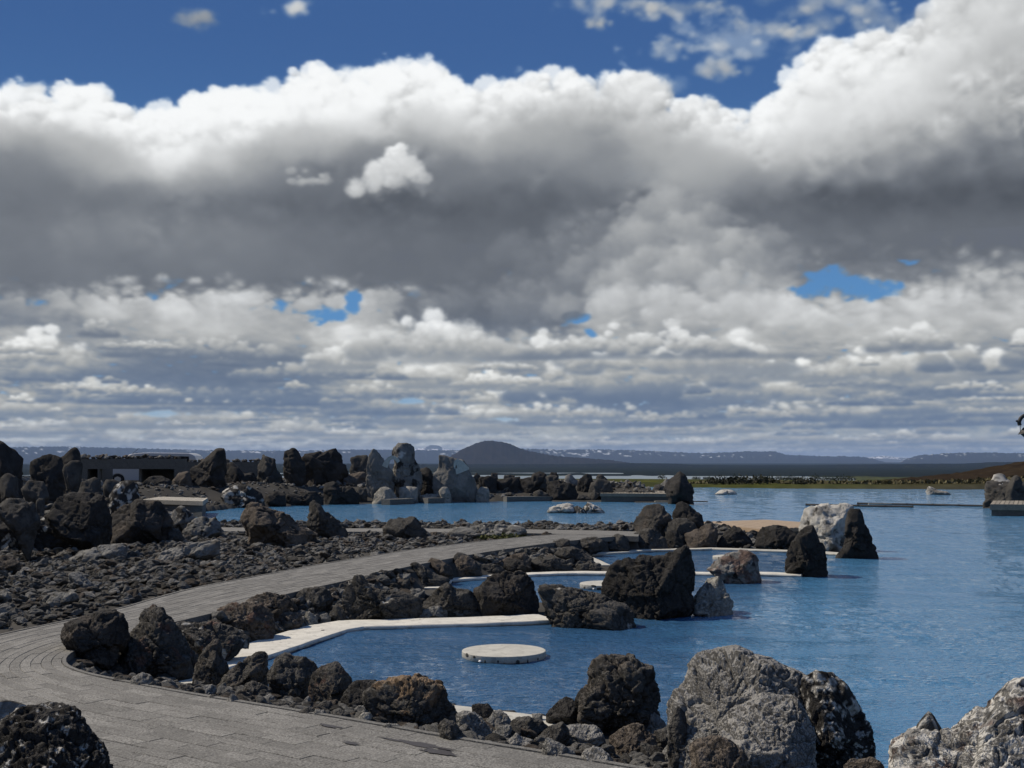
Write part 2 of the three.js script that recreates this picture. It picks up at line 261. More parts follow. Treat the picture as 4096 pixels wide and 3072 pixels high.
function shore(poly, x, z) { // signed distance, negative inside
  let d = 1e9, inside = false;
  for (let i = 0, j = poly.length - 1; i < poly.length; j = i++) {
    const [ax, az] = poly[j], [bx, bz] = poly[i], ex = bx - ax, ez = bz - az, t = clamp(((x - ax) * ex + (z - az) * ez) / (ex * ex + ez * ez), 0, 1);
    d = Math.min(d, (x - ax - ex * t) ** 2 + (z - az - ez * t) ** 2);
    if ((az > z) !== (bz > z) && x < ex * (z - az) / ez + ax) inside = !inside;
  }
  return (inside ? -1 : 1) * Math.sqrt(d);
}
// the paved path: inner edge, from near to far
const PATH_W = 1.9, PATH_Y = 0.45;
const pathCurve = new THREE.CatmullRomCurve3([[2.6, 4.55], [1.6, 5.0], [0.39, 5.55], [-0.43, 5.9], [-1.41, 6.35], [-2.21, 6.69], [-3.12, 7.08], [-3.73, 7.38], [-4.34, 7.7], [-4.74, 8.02], [-4.96, 8.42], [-4.99, 8.85], [-4.88, 9.3], [-4.65, 9.85], [-4.4, 10.41], [-4.17, 10.94], [-3.61, 12.4], [-2.9, 13.85], [-2.2, 15.3], [-1.6, 16.35], [-0.72, 17.74], [0.2, 18.9], [1.0, 19.8], [1.75, 20.55], [2.5, 21.2], [3.3, 21.7]].map(([x, z]) => V3(x, 0, -z * K)), false, 'centripetal');
const PATH_LEN = pathCurve.getLength();
const pathSamples = Array.from({ length: 700 }, (_, i) => { const t = i / 699, p = pathCurve.getPointAt(t), q = pathCurve.getTangentAt(t); return [p.x, -p.z, q.z, q.x, 0].map((n, k) => n); });
// left of the way of walking lies outwards: tangent (tx, tz) in x, ahead -> normal (-tza, txa) with ahead = -z
function pathPoint(s, off) { // s metres along the inner edge, off metres outwards
  const t = clamp(s / PATH_LEN, 0, 1), p = pathCurve.getPointAt(t), q = pathCurve.getTangentAt(t); // left of (qx, qz) is (qz, -qx)
  const o = off * (1.16 - 0.4 * sstep(6.5, 10.5, s) + 0.24 * sstep(12.5, 18, s)); // a little narrower round the bend
  return [p.x + q.z * o, p.z - q.x * o];
}
const PATH_POLY = [...Array.from({ length: 120 }, (_, i) => { const [x, z] = pathPoint(i / 119 * PATH_LEN, 0); return [x, -z]; }), ...Array.from({ length: 120 }, (_, i) => { const [x, z] = pathPoint((119 - i) / 119 * PATH_LEN, PATH_W); return [x, -z]; })];
const PATH_BACK = [[-10.6, 23.2], [-6.5, 22.9], [-3.4, 22.9], [0.3, 22.5], [2.0, 22.1], [3.6, 21.5], [3.9, 22.9], [2.6, 23.3], [0.2, 23.7], [-3.5, 24.0], [-6.6, 24.0], [-10.4, 24.5]].map(([x, a]) => [x, a * K]);
const BROWN = [[864, 480], [915, 476.5], [960, 472], [1024, 462], [1100, 447]].map(([u, v]) => [azOld(u), elev(u, v, 190 * K)]);
const FAR_TOP = [[-0.9, 0]];
function land(x, far) { // height of the ground
  const ahead = far / K;
  const r = Math.hypot(x, ahead), az = Math.atan2(x, ahead);
  if (ahead < 95) {
    const d = shore(LAGOON, x, far);
    if (d < 0) return -0.12 - 0.75 * sstep(0, 0.5, -d);
    let y = 0.03 + 0.36 * clamp((d - 0.75) / 2.6, 0, 1) + 0.05 * noise(x * 0.7, ahead * 0.7, 3) * sstep(0.9, 1.8, d);
    y += 0.6 * sstep(0.8, 4.5, d) * sstep(33, 38, ahead) * sstep(20, 12, x);
    y += 0.2 * sstep(25, 40, ahead) * sstep(-11.5, -16, x);
    y += 1.1 * Math.exp(-(((x + 27) / 4.2) ** 2) - ((ahead - 33) / 6) ** 2);
    y += 0.22 * Math.exp(-(((x + 0.9) / 1.1) ** 2) - ((ahead - 16.9) / 1.6) ** 2) * sstep(0.3, 0.9, d);
    const dp = Math.min(shore(PATH_POLY, x, far), shore(PATH_BACK, x, far));
    y = mix(PATH_Y - 0.07, y, sstep(0.05, 0.5, dp));
    if (ahead > 55) y = mix(y, 0.25 + hillSide(az, r), sstep(64, 78, ahead));
    return y;
  }
  return 0.25 + hillSide(az, r);
}
function hillSide(az, r) {
  const slope = -Math.max(0, r - 84) * 0.0233;
  let base = r < 2050 ? slope : mix(slope, -53, 1);
  if (r < 2150) base = Math.max(slope, -47.5) ;
  if (r >= 2050) {
    const bank = 30 * noiseB(az * 9, 2, 1) + 18 * noiseB(az * 31, 5, 1), right = sstep(azOld(840), azOld(872), az) ;
    base = mix(-47.5, -53, sstep(2060, 2120, r + bank)) ;
    base = mix(base, -46.5 + 1.5 * noise(az * 20, r / 300, 2), Math.max(right, sstep(2700, 2790, r + bank * 3)));
    base = mix(base, -53, (1 - right) * sstep(3080, 3130, r + bank) * sstep(3420, 3380, r + bank) * sstep(azOld(640), azOld(610), az));
    base += sstep(3400, 6000, r) * (-46.5 < base ? 1 : 1) * 4;
  }
  if (az > BROWN[0][0] - 0.02) {
    const top = az < BROWN[0][0] ? -2.3 : along(BROWN, az), b190 = 0.25 - 106 * 0.0233;
    const k = sstep(72, 190, r) ** 0.8 * (r > 190 ? sstep(520, 190, r) : 1);
    base += Math.max(0, top - b190) * k * sstep(BROWN[0][0] - 0.02, BROWN[0][0] + 0.03, az);
  }
  return base + (r > 90 ? 0.25 * noise(az * 90, Math.log(r) * 14, 7) * sstep(90, 130, r) * (r < 2000 ? 1 : 0.3) : 0);
}
const ground = (x, z) => land(x, -z);
function hit(u, v) { // where the line of sight meets land or water
  const d = ray(u, v), h = Math.hypot(d.x, d.z); let last = 2.5;
  for (let r = 2.5; r < 185; r += 0.08 + r * 0.002) {
    const t = r / h, y = EYE + d.y * t;
    if (y <= Math.max(0, ground(d.x * t, d.z * t))) { let lo = last, hi = r; for (let i = 0; i < 12; i++) { const m = (lo + hi) / 2, q = m / h; if (EYE + d.y * q <= Math.max(0, ground(d.x * q, d.z * q))) hi = m; else lo = m; } return hi; }
    last = r;
  }
  return last;
}

{ // the ground: one sheet, finer near the camera, out to the horizon
  const radii = []; for (let r = 2; r < 100000; r *= r < 170 ? 1.0145 : r < 4000 ? 1.03 : 1.06) radii.push(r);
  const angles = []; for (let a = -180; a < -31; a += 5) angles.push(a); for (let a = -31; a <= 31; a += 0.17) angles.push(a); for (let a = 33; a <= 180; a += 5) angles.push(a); angles[angles.length - 1] = 180;
  const nA = angles.length, pos = new Float32Array(radii.length * nA * 3), col = new Float32Array(radii.length * nA * 3), idx = [];
  radii.forEach((R0, j) => angles.forEach((a, i) => {
    const x = Math.sin(a * D2R) * R0, far = Math.cos(a * D2R) * R0, ahead = far / K, az = Math.atan2(x, ahead), r = Math.hypot(x, ahead), k = (j * nA + i) * 3; let y = far < -2 || Math.abs(a) > 75 ? (r > 84 ? hillSide(az, r) : 0.3) : land(x, far);
    pos[k] = x; pos[k + 1] = y; pos[k + 2] = -far;
    const n = fbm(x * 0.8, ahead * 0.8, 1, 4), m = noiseB(x * 0.05, ahead * 0.05, 4), w = noise(az * 40, Math.log(r) * 20, 12);
    let c = [0.062 + 0.026 * n, 0.06 + 0.025 * n, 0.056 + 0.023 * n];
    const grass = sstep(64, 74, ahead) * (r > 60 ? 1 : 0);
    if (grass > 0) {
      const brown = sstep(BROWN[0][0] - 0.02 + 0.02 * w, BROWN[0][0] + 0.05, az) * sstep(900, 300, r), rim = sstep(96, 80, r) ;
      let g = [0.05 + 0.016 * m + 0.016 * w, 0.056 + 0.016 * m + 0.014 * w, 0.022 + 0.007 * w];
      const b = [0.026 + 0.009 * w, 0.02 + 0.007 * w, 0.015 + 0.004 * w]; g = g.map((q, n2) => mix(q, b[n2], brown * (1 - rim * 0.5)));
      if (r > 2600) g = [0.010 + 0.004 * w, 0.014 + 0.004 * w, 0.012 + 0.002 * w];
      c = c.map((q, n2) => mix(q, g[n2], grass));
    }
    col.set(c, k);
  }));
  for (let j = 0; j < radii.length - 1; j++) for (let i = 0; i < nA - 1; i++) { const a = j * nA + i, b = a + 1, c = a + nA, d = c + 1; idx.push(a, c, b, b, c, d); }
  const g = new THREE.BufferGeometry(); g.setAttribute('position', new THREE.BufferAttribute(pos, 3)); g.setAttribute('color', new THREE.BufferAttribute(col, 3)); g.setIndex(idx); g.computeVertexNormals();
  structure(mesh('ground', g, new THREE.MeshPhysicalMaterial({ vertexColors: true, roughness: 1, specularIntensity: 0 })));
}

// ---------------------------------------------------------------- water
{ // the lagoon: milky blue water with wind ripples
  const radii = []; for (let r = 6; r < 185; r *= r < 25 ? 1.0042 : 1.008) radii.push(r);
  const angles = []; for (let a = -27; a <= 55; a += a < 26 ? 0.11 : 1) angles.push(a * D2R);
  const nA = angles.length, pos = new Float32Array(radii.length * nA * 3), uv = new Float32Array(radii.length * nA * 2), col = new Float32Array(radii.length * nA * 3), idx = [];
  const POOLS = [[-4.5, 9], [-2.6, 12.2], [0, 12.6], [-1.6, 15.5], [-1.4, 16.6], [1.4, 17.6], [2.0, 20.8], [5.6, 22.2], [7.6, 21.4], [7.4, 19.6], [6.4, 17.4], [4.8, 15.6], [3.2, 13.2], [2.4, 11.2], [1.9, 8.8], [1.9, 7], [0.4, 7.4], [-3.6, 8.9]].map(([px, pa]) => [px, pa * K]);
  radii.forEach((r, j) => angles.forEach((az, i) => {
    const x = Math.sin(az) * r, z = -Math.cos(az) * r, k = j * nA + i;
    const calm = 0.5 + 0.5 * noiseB(x * 0.2, z * 0.16, 8);
    const wave = 0.014 * noise(x * 0.4 + 0.1 * z, z * 0.9, 1) + 0.012 * calm * noise(x * 0.9 - 0.15 * z, z * 3.0, 5) + 0.0095 * calm * noise(x * 2.4 + 0.4 * z, z * 7.5, 9) * sstep(60, 25, r);
    pos.set([x, wave, z], k * 3); uv.set([x / 2.6 + 0.02 * z, z / 1.5], k * 2);
    // silica clouds the open lagoon; the side pools hold clearer, darker water
    const milk = sstep(-0.5, 1.6, shore(POOLS, x, -z) + 0.5 * noise(x * 0.9, z * 0.9, 20)); col.set([mix(0.03, 0.056, milk), mix(0.09, 0.172, milk), mix(0.185, 0.315, milk)], k * 3);
  }));
  const ok = (k) => -pos[k * 3 + 2] < 79 * K;
  for (let j = 0; j < radii.length - 1; j++) for (let i = 0; i < nA - 1; i++) { const a = j * nA + i, b = a + 1, c = a + nA, d = c + 1; if (ok(a) && ok(b) && ok(c) && ok(d)) idx.push(a, c, b, b, c, d); }
  const g = new THREE.BufferGeometry(); g.setAttribute('position', new THREE.BufferAttribute(pos, 3)); g.setAttribute('uv', new THREE.BufferAttribute(uv, 2)); g.setAttribute('color', new THREE.BufferAttribute(col, 3)); g.setIndex(idx); g.computeVertexNormals();
  structure(mesh('lagoon_water', g, new THREE.MeshPhysicalMaterial({ vertexColors: true, roughness: 0.045, ior: 1.33, bumpMap: rippleBump, bumpScale: 0.045 })));
}
{ // the lake in the plain below
  const g = new THREE.PlaneGeometry(9000, 1600 * K); g.rotateX(-Math.PI / 2);
  const m = structure(mesh('lake_water', g, new THREE.MeshPhysicalMaterial({ color: new THREE.Color().setRGB(0.16, 0.2, 0.22), roughness: 0.3, ior: 1.33 }))); m.position.set(600, -50, -2820 * K);
}

// ---------------------------------------------------------------- hills and mountains
const PEAKY = [];
function range(name, px, dist0, front, back, foot, bumps, paint) {
  const dist = dist0 * K;
  const u0 = px[0][0], u1 = px[px.length - 1][0], cols = Math.round((u1 - u0) / 1.3), rows = 26, pos = [], col = [], idx = [];
  for (let i = 0; i <= cols; i++) {
    const u = mix(u0, u1, i / cols), v = along(px, u), az = azim(u, v), top = elev(u, v, dist) + bumps * 0.25 * noise(u * 0.35, 1, 3);
    for (let j = 0; j <= rows; j++) {
      const s = j / rows, side = s < 0.72 ? s / 0.72 : (1 - s) / 0.28, r = s < 0.72 ? dist - front * (1 - side) : dist + back * (1 - side);
      const n = 0.6 * bumps * (fbm(az * 60, side * 2.2, 4, 4) + 0.25 * noise(u * 0.2, side * 2.2, 9)) * side * (1 - side) * 3;
      const y = mix(foot, top, side ** 1.25) + n;
      pos.push(Math.sin(az) * r, y, -Math.cos(az) * r); col.push(...paint(u, side, y, az));
    }
  }
  for (let i = 0; i < cols; i++) for (let j = 0; j < rows; j++) { const a = i * (rows + 1) + j, b = a + 1, c = a + rows + 1, d = c + 1; idx.push(a, c, b, b, c, d); }
  const g = new THREE.BufferGeometry(); g.setAttribute('position', new THREE.Float32BufferAttribute(pos, 3)); g.setAttribute('color', new THREE.Float32BufferAttribute(col, 3)); g.setIndex(idx); g.computeVertexNormals();
  return structure(mesh(name, g, new THREE.MeshPhysicalMaterial({ vertexColors: true, roughness: 1, specularIntensity: 0 })));
}
const plainColour = noiseTile(512, (x, y) => { const k = clamp(0.93 + 0.05 * tileNoise(x, y, 5, 31) + 0.035 * tileNoise(x, y, 40, 33) - 0.12 * sstep(0.45, 0.8, tileNoise(x, y, 11, 37)), 0, 1); return [k, k * 0.995, k * 0.975]; }, true);
const rockTone = (k, w) => [k * 1.0 + w, k * 0.95 + w, k * 0.9 + w];
range('far_mountains', [[840, 460], [868, 457], [882, 455.5], [894, 456.5], [910, 458], [940, 460]], 34000, 5000, 4000, -40, 60, (u, s, y) => s > 0.62 && noise(u * 0.5, s * 5, 2) > 0.05 ? [0.75, 0.77, 0.8] : rockTone(0.06, 0));
range('snowy_mountains', [[400, 452], [418, 448], [424, 447.5], [430, 444.2], [438, 444.6], [445, 448], [460, 450.5]], 33000, 5000, 4000, -40, 60, (u, s, y) => s > 0.5 && noise(u * 0.4, s * 6, 2) > -0.25 && !(s > 0.8 && Math.abs(u - 434) < 8) ? [0.75, 0.77, 0.8] : rockTone(0.06, 0));
const snowMix = (u, s, lo, hi, th) => (s > lo && s < hi ? sstep(th, th + 0.4, noise(u * 0.07, s * 16, 5) + 0.6 * noise(u * 0.2, s * 24, 7)) : 0);
const withSnow = (w, u, s) => rockTone(0.014, 0.004 * noise(u * 0.2, s * 4, 1)).map((q, n) => mix(q, [0.5, 0.53, 0.56][n], w));
range('plateau', [[-40, 447.5], [-10, 447], [10, 446.4], [58, 445.8], [116, 447], [173, 448.7], [256, 450], [300, 450], [341, 449], [400, 449.4], [470, 449.5], [524, 448.2], [554, 449], [600, 448.9], [647, 450], [675, 451.6], [690, 452.2], [706, 452.7], [712, 452.4], [747, 451], [774, 450.9], [780, 452.5], [786, 454.6], [825, 455.7], [860, 456.2], [872, 458], [884, 462], [892, 466]], 21000, 5200, 4500, -35, 70,
  (u, s) => withSnow(u < 80 ? snowMix(u, s, 0.55, 0.92, 0.6) : u > 180 && u < 350 ? snowMix(u, s, 0.78, 1.1, 0.35) : u > 440 && u < 690 ? snowMix(u, s, 0.5, 1.1, u < 640 ? 0.4 : 0.7) : u > 670 && u < 780 ? snowMix(u, s, 0.5, 0.8, 0.7) : 0, u, s));
range('east_plateau', [[884, 468], [899, 463], [905, 459.5], [912, 456.6], [920, 454.5], [951, 452.7], [976, 452], [1000, 452.4], [1024, 452.8], [1080, 453]], 19000, 4500, 4000, -35, 60,
  (u, s) => withSnow(snowMix(u, s, 0.6, 0.97, 0.65), u, s));
range('plain_rise', [[-60, 464.5], [200, 464], [350, 463.5], [430, 464], [560, 464], [629, 462.9], [664, 463.2], [700, 464.6], [740, 465.2], [800, 465.2], [850, 464.4], [880, 464], [930, 463.5], [960, 463.6], [990, 462], [1024, 461.4], [1080, 461]], 6400, 2700, 2200, -49, 8,
  (u, s) => { const w = noise(u * 0.06, s * 7, 3) + 0.5 * noise(u * 0.2, s * 15, 5); return w > 0.72 && s < 0.55 ? [0.026, 0.03, 0.014] : [0.008 + 0.003 * w, 0.011 + 0.003 * w, 0.012 + 0.002 * w]; });
range('table_mountain', [[426, 472], [434, 467.5], [442, 461], [450, 456], [456, 452.3], [461.5, 449], [470, 445], [478, 441.6], [485, 439.5], [496, 440], [503, 440.8], [508, 442], [514, 444.6], [519.5, 447.5], [528, 450], [537, 452], [551, 455], [570, 456.7], [589, 458], [612, 460], [629, 462.6], [650, 465.5]], 8800, 1500, 1600, -49, 26,
  (u, s) => { const w = noise(u * 0.12, s * 5, 3) + 0.6 * noise(u * 0.5, s * 3, 8); return [0.016 + 0.005 * w, 0.014 + 0.004 * w, 0.014 + 0.003 * w]; });
// ---------------------------------------------------------------- materials for built things
const std = (r, g, b, rough = 0.9, more = {}) => new THREE.MeshStandardMaterial({ color: new THREE.Color().setRGB(r, g, b), roughness: rough, ...more });
const paverMats = [0.185, 0.21, 0.235, 0.26, 0.205].map((k, i) => std(k, k * 1.0, k * 0.985, 0.92, { map: grainColour, bumpMap: grainBump, bumpScale: 0.006 }));
const concreteWhite = std(0.60, 0.595, 0.565, 0.85, { map: plainColour, bumpMap: grainBump, bumpScale: 0.003 });
const concretePale = std(0.46, 0.46, 0.435, 0.9, { map: plainColour, bumpMap: grainBump, bumpScale: 0.003 });
const concreteGrey = std(0.17, 0.17, 0.165, 0.9, { map: grainColour, bumpMap: grainBump, bumpScale: 0.004 });
const stainDark = std(0.035, 0.036, 0.034, 0.9);
const woods = [[0.46, 0.35, 0.25], [0.40, 0.31, 0.23], [0.50, 0.39, 0.29]].map(([r, g, b]) => std(r, g, b, 0.8, { map: grainColour, bumpMap: grainBump, bumpScale: 0.002 }));
const woodsGrey = [[0.33, 0.30, 0.25], [0.29, 0.265, 0.225], [0.37, 0.335, 0.28]].map(([r, g, b]) => std(r, g, b, 0.85, { map: grainColour, bumpMap: grainBump, bumpScale: 0.002 }));
const blackPaint = std(0.012, 0.013, 0.015, 0.7);
const paintWhite = new THREE.MeshPhysicalMaterial({ color: new THREE.Color().setRGB(0.4, 0.415, 0.44), roughness: 0.3, clearcoat: 0.6, clearcoatRoughness: 0.1 });
const glassDark = new THREE.MeshPhysicalMaterial({ color: new THREE.Color().setRGB(0.01, 0.012, 0.015), roughness: 0.05 });
const rubber = std(0.012, 0.012, 0.012, 0.9), alloy = std(0.42, 0.43, 0.45, 0.35, { metalness: 0.8 });

// uv in metres by the widest face of each triangle
function boxUV(g, scale = 1) {
  const p = g.attributes.position, n = g.attributes.normal, uv = new Float32Array(p.count * 2);
  for (let i = 0; i < p.count; i++) { const x = p.getX(i), y = p.getY(i), z = p.getZ(i), a = Math.abs(n.getX(i)), b = Math.abs(n.getY(i)), c = Math.abs(n.getZ(i)); uv.set(b >= a && b >= c ? [x * scale, z * scale] : a >= c ? [z * scale, y * scale] : [x * scale, y * scale], i * 2); }
  g.setAttribute('uv', new THREE.BufferAttribute(uv, 2)); return g;
}
function box(w, h, d, x = 0, y = 0, z = 0, scale = 1) { const g = new THREE.BoxGeometry(w, h, d); g.translate(x, y, z); return boxUV(g, scale); }
// an upright prism over a flat outline [[x, z]...], from y0 to y1, its upper edge chamfered
function prism(outline, y0, y1, bevel = 0.01, scale = 1) {
  const s = new THREE.Shape(outline.map(([x, z]) => new THREE.Vector2(x, -z)));
  const g = new THREE.ExtrudeGeometry(s, { depth: y1 - y0 - bevel * 2, bevelEnabled: bevel > 0, bevelSize: bevel, bevelThickness: bevel, bevelOffset: -bevel, bevelSegments: 2, steps: 1 });
  g.rotateX(-Math.PI / 2); g.translate(0, y0 + bevel, 0); g.computeVertexNormals(); return boxUV(g, scale);
}

// ---------------------------------------------------------------- the paved path
{
  const path = structure(new THREE.Group()); path.name = 'path'; scene.add(path);
  const R = rng(5), COURSE = PATH_W / 15, rows = Math.round(PATH_W / COURSE), list = [];
  for (let j = 0; j < rows; j++) {
    let s = -R() * 0.6;
    while (s < PATH_LEN) {
      const off = (j + 0.5) * COURSE, q = pathCurve.getTangentAt(clamp((s + 0.3) / PATH_LEN, 0, 1)), q2 = pathCurve.getTangentAt(clamp((s + 0.5) / PATH_LEN, 0, 1));
      const turn = Math.abs(Math.asin(clamp(q.x * q2.z - q.z * q2.x, -1, 1))) / 0.2, stretch = 1 + turn * off; // outer courses run longer round the bend
      const len = (0.34 + 0.24 * R()) / stretch, a = Math.max(0, s), b = Math.min(PATH_LEN, s + len);
      if (b - a > 0.06) list.push([j, a, b, R(), R()]);
      s += len;
    }
  }
  const gap = 0.0022, big = [], rest = [];
  const build = ([j, a, b, r1, r2]) => {
    const seg = (b - a) > 0.2 ? 3 : 2, top = PATH_Y + (r1 - 0.5) * 0.005, ring = [];
    for (let i = 0; i <= seg; i++) { const s = mix(a + gap, b - gap, i / seg); ring.push([pathPoint(s, j * COURSE + gap), pathPoint(s, (j + 1) * COURSE - gap)]); }
    const pos = [], uv = [], idx = [], add = (x, y, z, u, v) => { pos.push(x, y, z); uv.push(u, v); return pos.length / 3 - 1; };
    const u0 = r2 * 9, v0 = r1 * 7;
    const rowsOf = (y, inset) => ring.map(([p, q], i) => { const cx = (p[0] + q[0]) / 2, cz = (p[1] + q[1]) / 2, f = 1 - inset / (COURSE / 2); return [add(cx + (p[0] - cx) * f, y, cz + (p[1] - cz) * f, u0 + (a + (b - a) * i / seg) * 0.9, v0), add(cx + (q[0] - cx) * f, y, cz + (q[1] - cz) * f, u0 + (a + (b - a) * i / seg) * 0.9, v0 + 0.115)]; });
    const t = rowsOf(top, 0.004), m = rowsOf(top - 0.004, 0), w = rowsOf(PATH_Y - 0.06, 0);
    const quad = (A, B, C, D) => idx.push(A, B, C, A, C, D);
    for (let i = 0; i < seg; i++) { quad(t[i][0], t[i + 1][0], t[i + 1][1], t[i][1]); for (const k of [0, 1]) { const A = t[i][k], B = t[i + 1][k], C = m[i + 1][k], D = m[i][k], E2 = w[i + 1][k], G = w[i][k]; if (k) { quad(A, B, C, D); quad(D, C, E2, G); } else { quad(B, A, D, C); quad(C, D, G, E2); } } }
    quad(t[0][0], t[0][1], w[0][1], w[0][0]); quad(t[seg][1], t[seg][0], w[seg][0], w[seg][1]);
    const g = new THREE.BufferGeometry(); g.setAttribute('position', new THREE.Float32BufferAttribute(pos, 3)); g.setAttribute('uv', new THREE.Float32BufferAttribute(uv, 2)); g.setIndex(idx);
    const flat = g.toNonIndexed(); flat.computeVertexNormals(); return flat;
  };
  const inView = (it) => { const [x, z] = pathPoint((it[1] + it[2]) / 2, it[0] * COURSE), u = 512 + F * x / -z, r = Math.hypot(x, z); return u < -30 || r < 7.5 ? 0 : 1 / r; };
  list.sort((p, q) => inView(q) - inView(p));
  list.forEach((it, i) => { const g = build(it); if (i < 300) mesh('paver', g, paverMats[Math.floor(it[4] * 5) % 5], path); else rest.push([g, Math.floor(it[4] * 5) % 5]); });
  for (let k = 0; k < 5; k++) { const gs = rest.filter((r) => r[1] === k).map((r) => r[0]); if (gs.length) { const m = mesh('paving', mergeGeometries(gs), paverMats[k], path); m.userData.kind = 'stuff'; } }
  // the sand bed under the pavers
  const bed = PATH_POLY.map(([x, a]) => [x, -a]); const s = new THREE.Shape(bed.map(([x, z]) => new THREE.Vector2(x, -z))); const g = new THREE.ShapeGeometry(s); g.rotateX(-Math.PI / 2); g.translate(0, PATH_Y - 0.025, 0); mesh('sand_bed', g, std(0.10, 0.097, 0.09, 1), path);
  const kerb = (off) => { const pos = [], idx = [], n = 160; for (let i = 0; i <= n; i++) { const s2 = i / n * PATH_LEN; for (const [o, y] of [[off, PATH_Y - 0.12], [off, PATH_Y + 0.008], [off + Math.sign(off) * 0.05, PATH_Y + 0.008], [off + Math.sign(off) * 0.05, PATH_Y - 0.12]]) { const [x, z] = pathPoint(s2, o); pos.push(x, y, z); } } for (let i = 0; i < n; i++) for (let k = 0; k < 3; k++) { const a = i * 4 + k, b = a + 1, c = a + 4, d = c + 1; if (off > 0) idx.push(a, c, b, b, c, d); else idx.push(a, b, c, b, d, c); } const g2 = new THREE.BufferGeometry(); g2.setAttribute('position', new THREE.Float32BufferAttribute(pos, 3)); g2.setIndex(idx); const f = g2.toNonIndexed(); f.computeVertexNormals(); boxUV(f); mesh('kerb', f, paverMats[0], path); };
  kerb(-0.004); kerb(PATH_W + 0.004);
  const back = structure(mesh('back_path', prism(PATH_BACK.map(([x, a]) => [x, -a]), PATH_Y - 0.15, PATH_Y + 0.01, 0.01), paverMats[1]));
}
{ // wet patches on the pavers
  const wet = new THREE.MeshPhysicalMaterial({ color: new THREE.Color().setRGB(0.05, 0.043, 0.037), roughness: 0.4, ior: 1.33 });
  const spots = [[330, 726.5, 14, 1.6, 'small wet patch on the grey pavers at the stony kerb'], [416, 744.5, 44, 2.4, 'long wet brown patch on the pavers along the kerb'], [440, 753, 26, 2.8, 'wet brown patch on the pavers beside the longer one'], [352, 744, 10, 2, 'small reddish wet mark in the middle of the near pavers']];
  for (const [u, v, ru, rv, label] of spots) {
    const c = at(u, v, PATH_Y), e = at(u + ru, v + ru * 0.17, PATH_Y).sub(c), w = at(u, v + rv, PATH_Y).sub(c), o = [];
    for (let k = 0; k < 40; k++) { const a = k / 40 * 2 * Math.PI, r = 0.75 + 0.4 * noise(Math.cos(a) * 1.6 + u, Math.sin(a) * 1.6, 2); o.push([c.x + e.x * Math.cos(a) * r + w.x * Math.sin(a) * r, c.z + e.z * Math.cos(a) * r + w.z * Math.sin(a) * r]); }
    const s = new THREE.Shape(o.map(([x, z]) => new THREE.Vector2(x - c.x, -(z - c.z)))), g = new THREE.ShapeGeometry(s); g.rotateX(-Math.PI / 2);
    const m = mesh('puddle', g, wet); m.position.set(c.x, PATH_Y + 0.0065, c.z); tag(m, label, 'puddle');
  }
}

// ---------------------------------------------------------------- pool rims
const RIM = 0.06;
function rim(px, width, label, mat = concreteWhite, y = RIM, side = 1, depth = 0.7) {
  const p = px.map(([u, v]) => at(u, v, y)), n = p.length, out = [];
  const nor = (a, b) => { const x = b.x - a.x, z = b.z - a.z, l = Math.hypot(x, z); return [z / l * side, -x / l * side]; };
  for (let i = 0; i < n; i++) {
    const n1 = i ? nor(p[i - 1], p[i]) : nor(p[0], p[1]), n2 = i < n - 1 ? nor(p[i], p[i + 1]) : n1, mx = n1[0] + n2[0], mz = n1[1] + n2[1], l = Math.max(0.6, (mx * mx + mz * mz) / 2);
    out.push([p[i].x + mx / l * width, p[i].z + mz / l * width]);
  }
  // section: rounded lip to the water
  const sec = [[0.03, -depth], [0.03, y - 0.06], [0.0, y - 0.054], [-0.004, y - 0.03], [0.004, y - 0.014], [0.018, y - 0.003], [0.05, y], [0.5, y + 0.001], [1, y], [1, y - 0.25]];
  const pos = [], idx = [], m = sec.length, steps = 8;
  const cols = [];
  for (let i = 0; i < n - 1; i++) for (let k = 0; k < steps; k++) cols.push([i, k / steps]); cols.push([n - 2, 1]);
  for (const [i, t] of cols) { const ax = mix(p[i].x, p[i + 1].x, t), az = mix(p[i].z, p[i + 1].z, t), bx = mix(out[i][0], out[i + 1][0], t), bz = mix(out[i][1], out[i + 1][1], t), wob = 0.006 * noise(ax * 1.3, az * 1.3, 2); for (const [s, h] of sec) { const f = s < 0.4 ? s / width : s; pos.push(mix(ax, bx, f), h + wob * (h > 0 ? 1 : 0), mix(az, bz, f)); } }
  for (let i = 0; i < cols.length - 1; i++) for (let k = 0; k < m - 1; k++) { const a = i * m + k, b = a + 1, c = a + m, d = c + 1; if (side > 0) idx.push(a, b, c, b, d, c); else idx.push(a, c, b, b, c, d); }
  const cap = (o, rev) => { for (let k = 1; k < m - 1; k++) rev ? idx.push(o, o + k + 1, o + k) : idx.push(o, o + k, o + k + 1); }; cap(0, side < 0); cap((cols.length - 1) * m, side > 0);
  const g = new THREE.BufferGeometry(); g.setAttribute('position', new THREE.Float32BufferAttribute(pos, 3)); g.setIndex(idx); const fl = toCreasedNormals(g, 0.45); boxUV(fl, 0.7);
  return tag(mesh('pool_rim', fl, mat), label, 'pool rim');
}
rim([[556, 619.6], [548, 620], [481, 623], [364, 626], [349, 628.6], [269, 655], [225, 668], [203, 674.3]], 0.78, 'wide white concrete rim bending round the pool that holds the nearest round table', concreteWhite, RIM, -1);
rim([[206, 675.6], [340, 690.7], [452, 704], [544, 715], [600, 722.5]], 0.7, 'pale concrete rim half hidden behind stones beside the stony kerb of the path', concretePale, RIM, -1);
rim([[801, 574.6], [760, 573.2], [720, 573.6], [693, 573.2], [611, 573], [577, 572.6], [540, 573.6], [496, 576.5], [452, 579.5], [445, 588]], 0.42, 'thin white concrete rim curving behind the big black boulder to the pointed black rock', concreteWhite, RIM, -1);
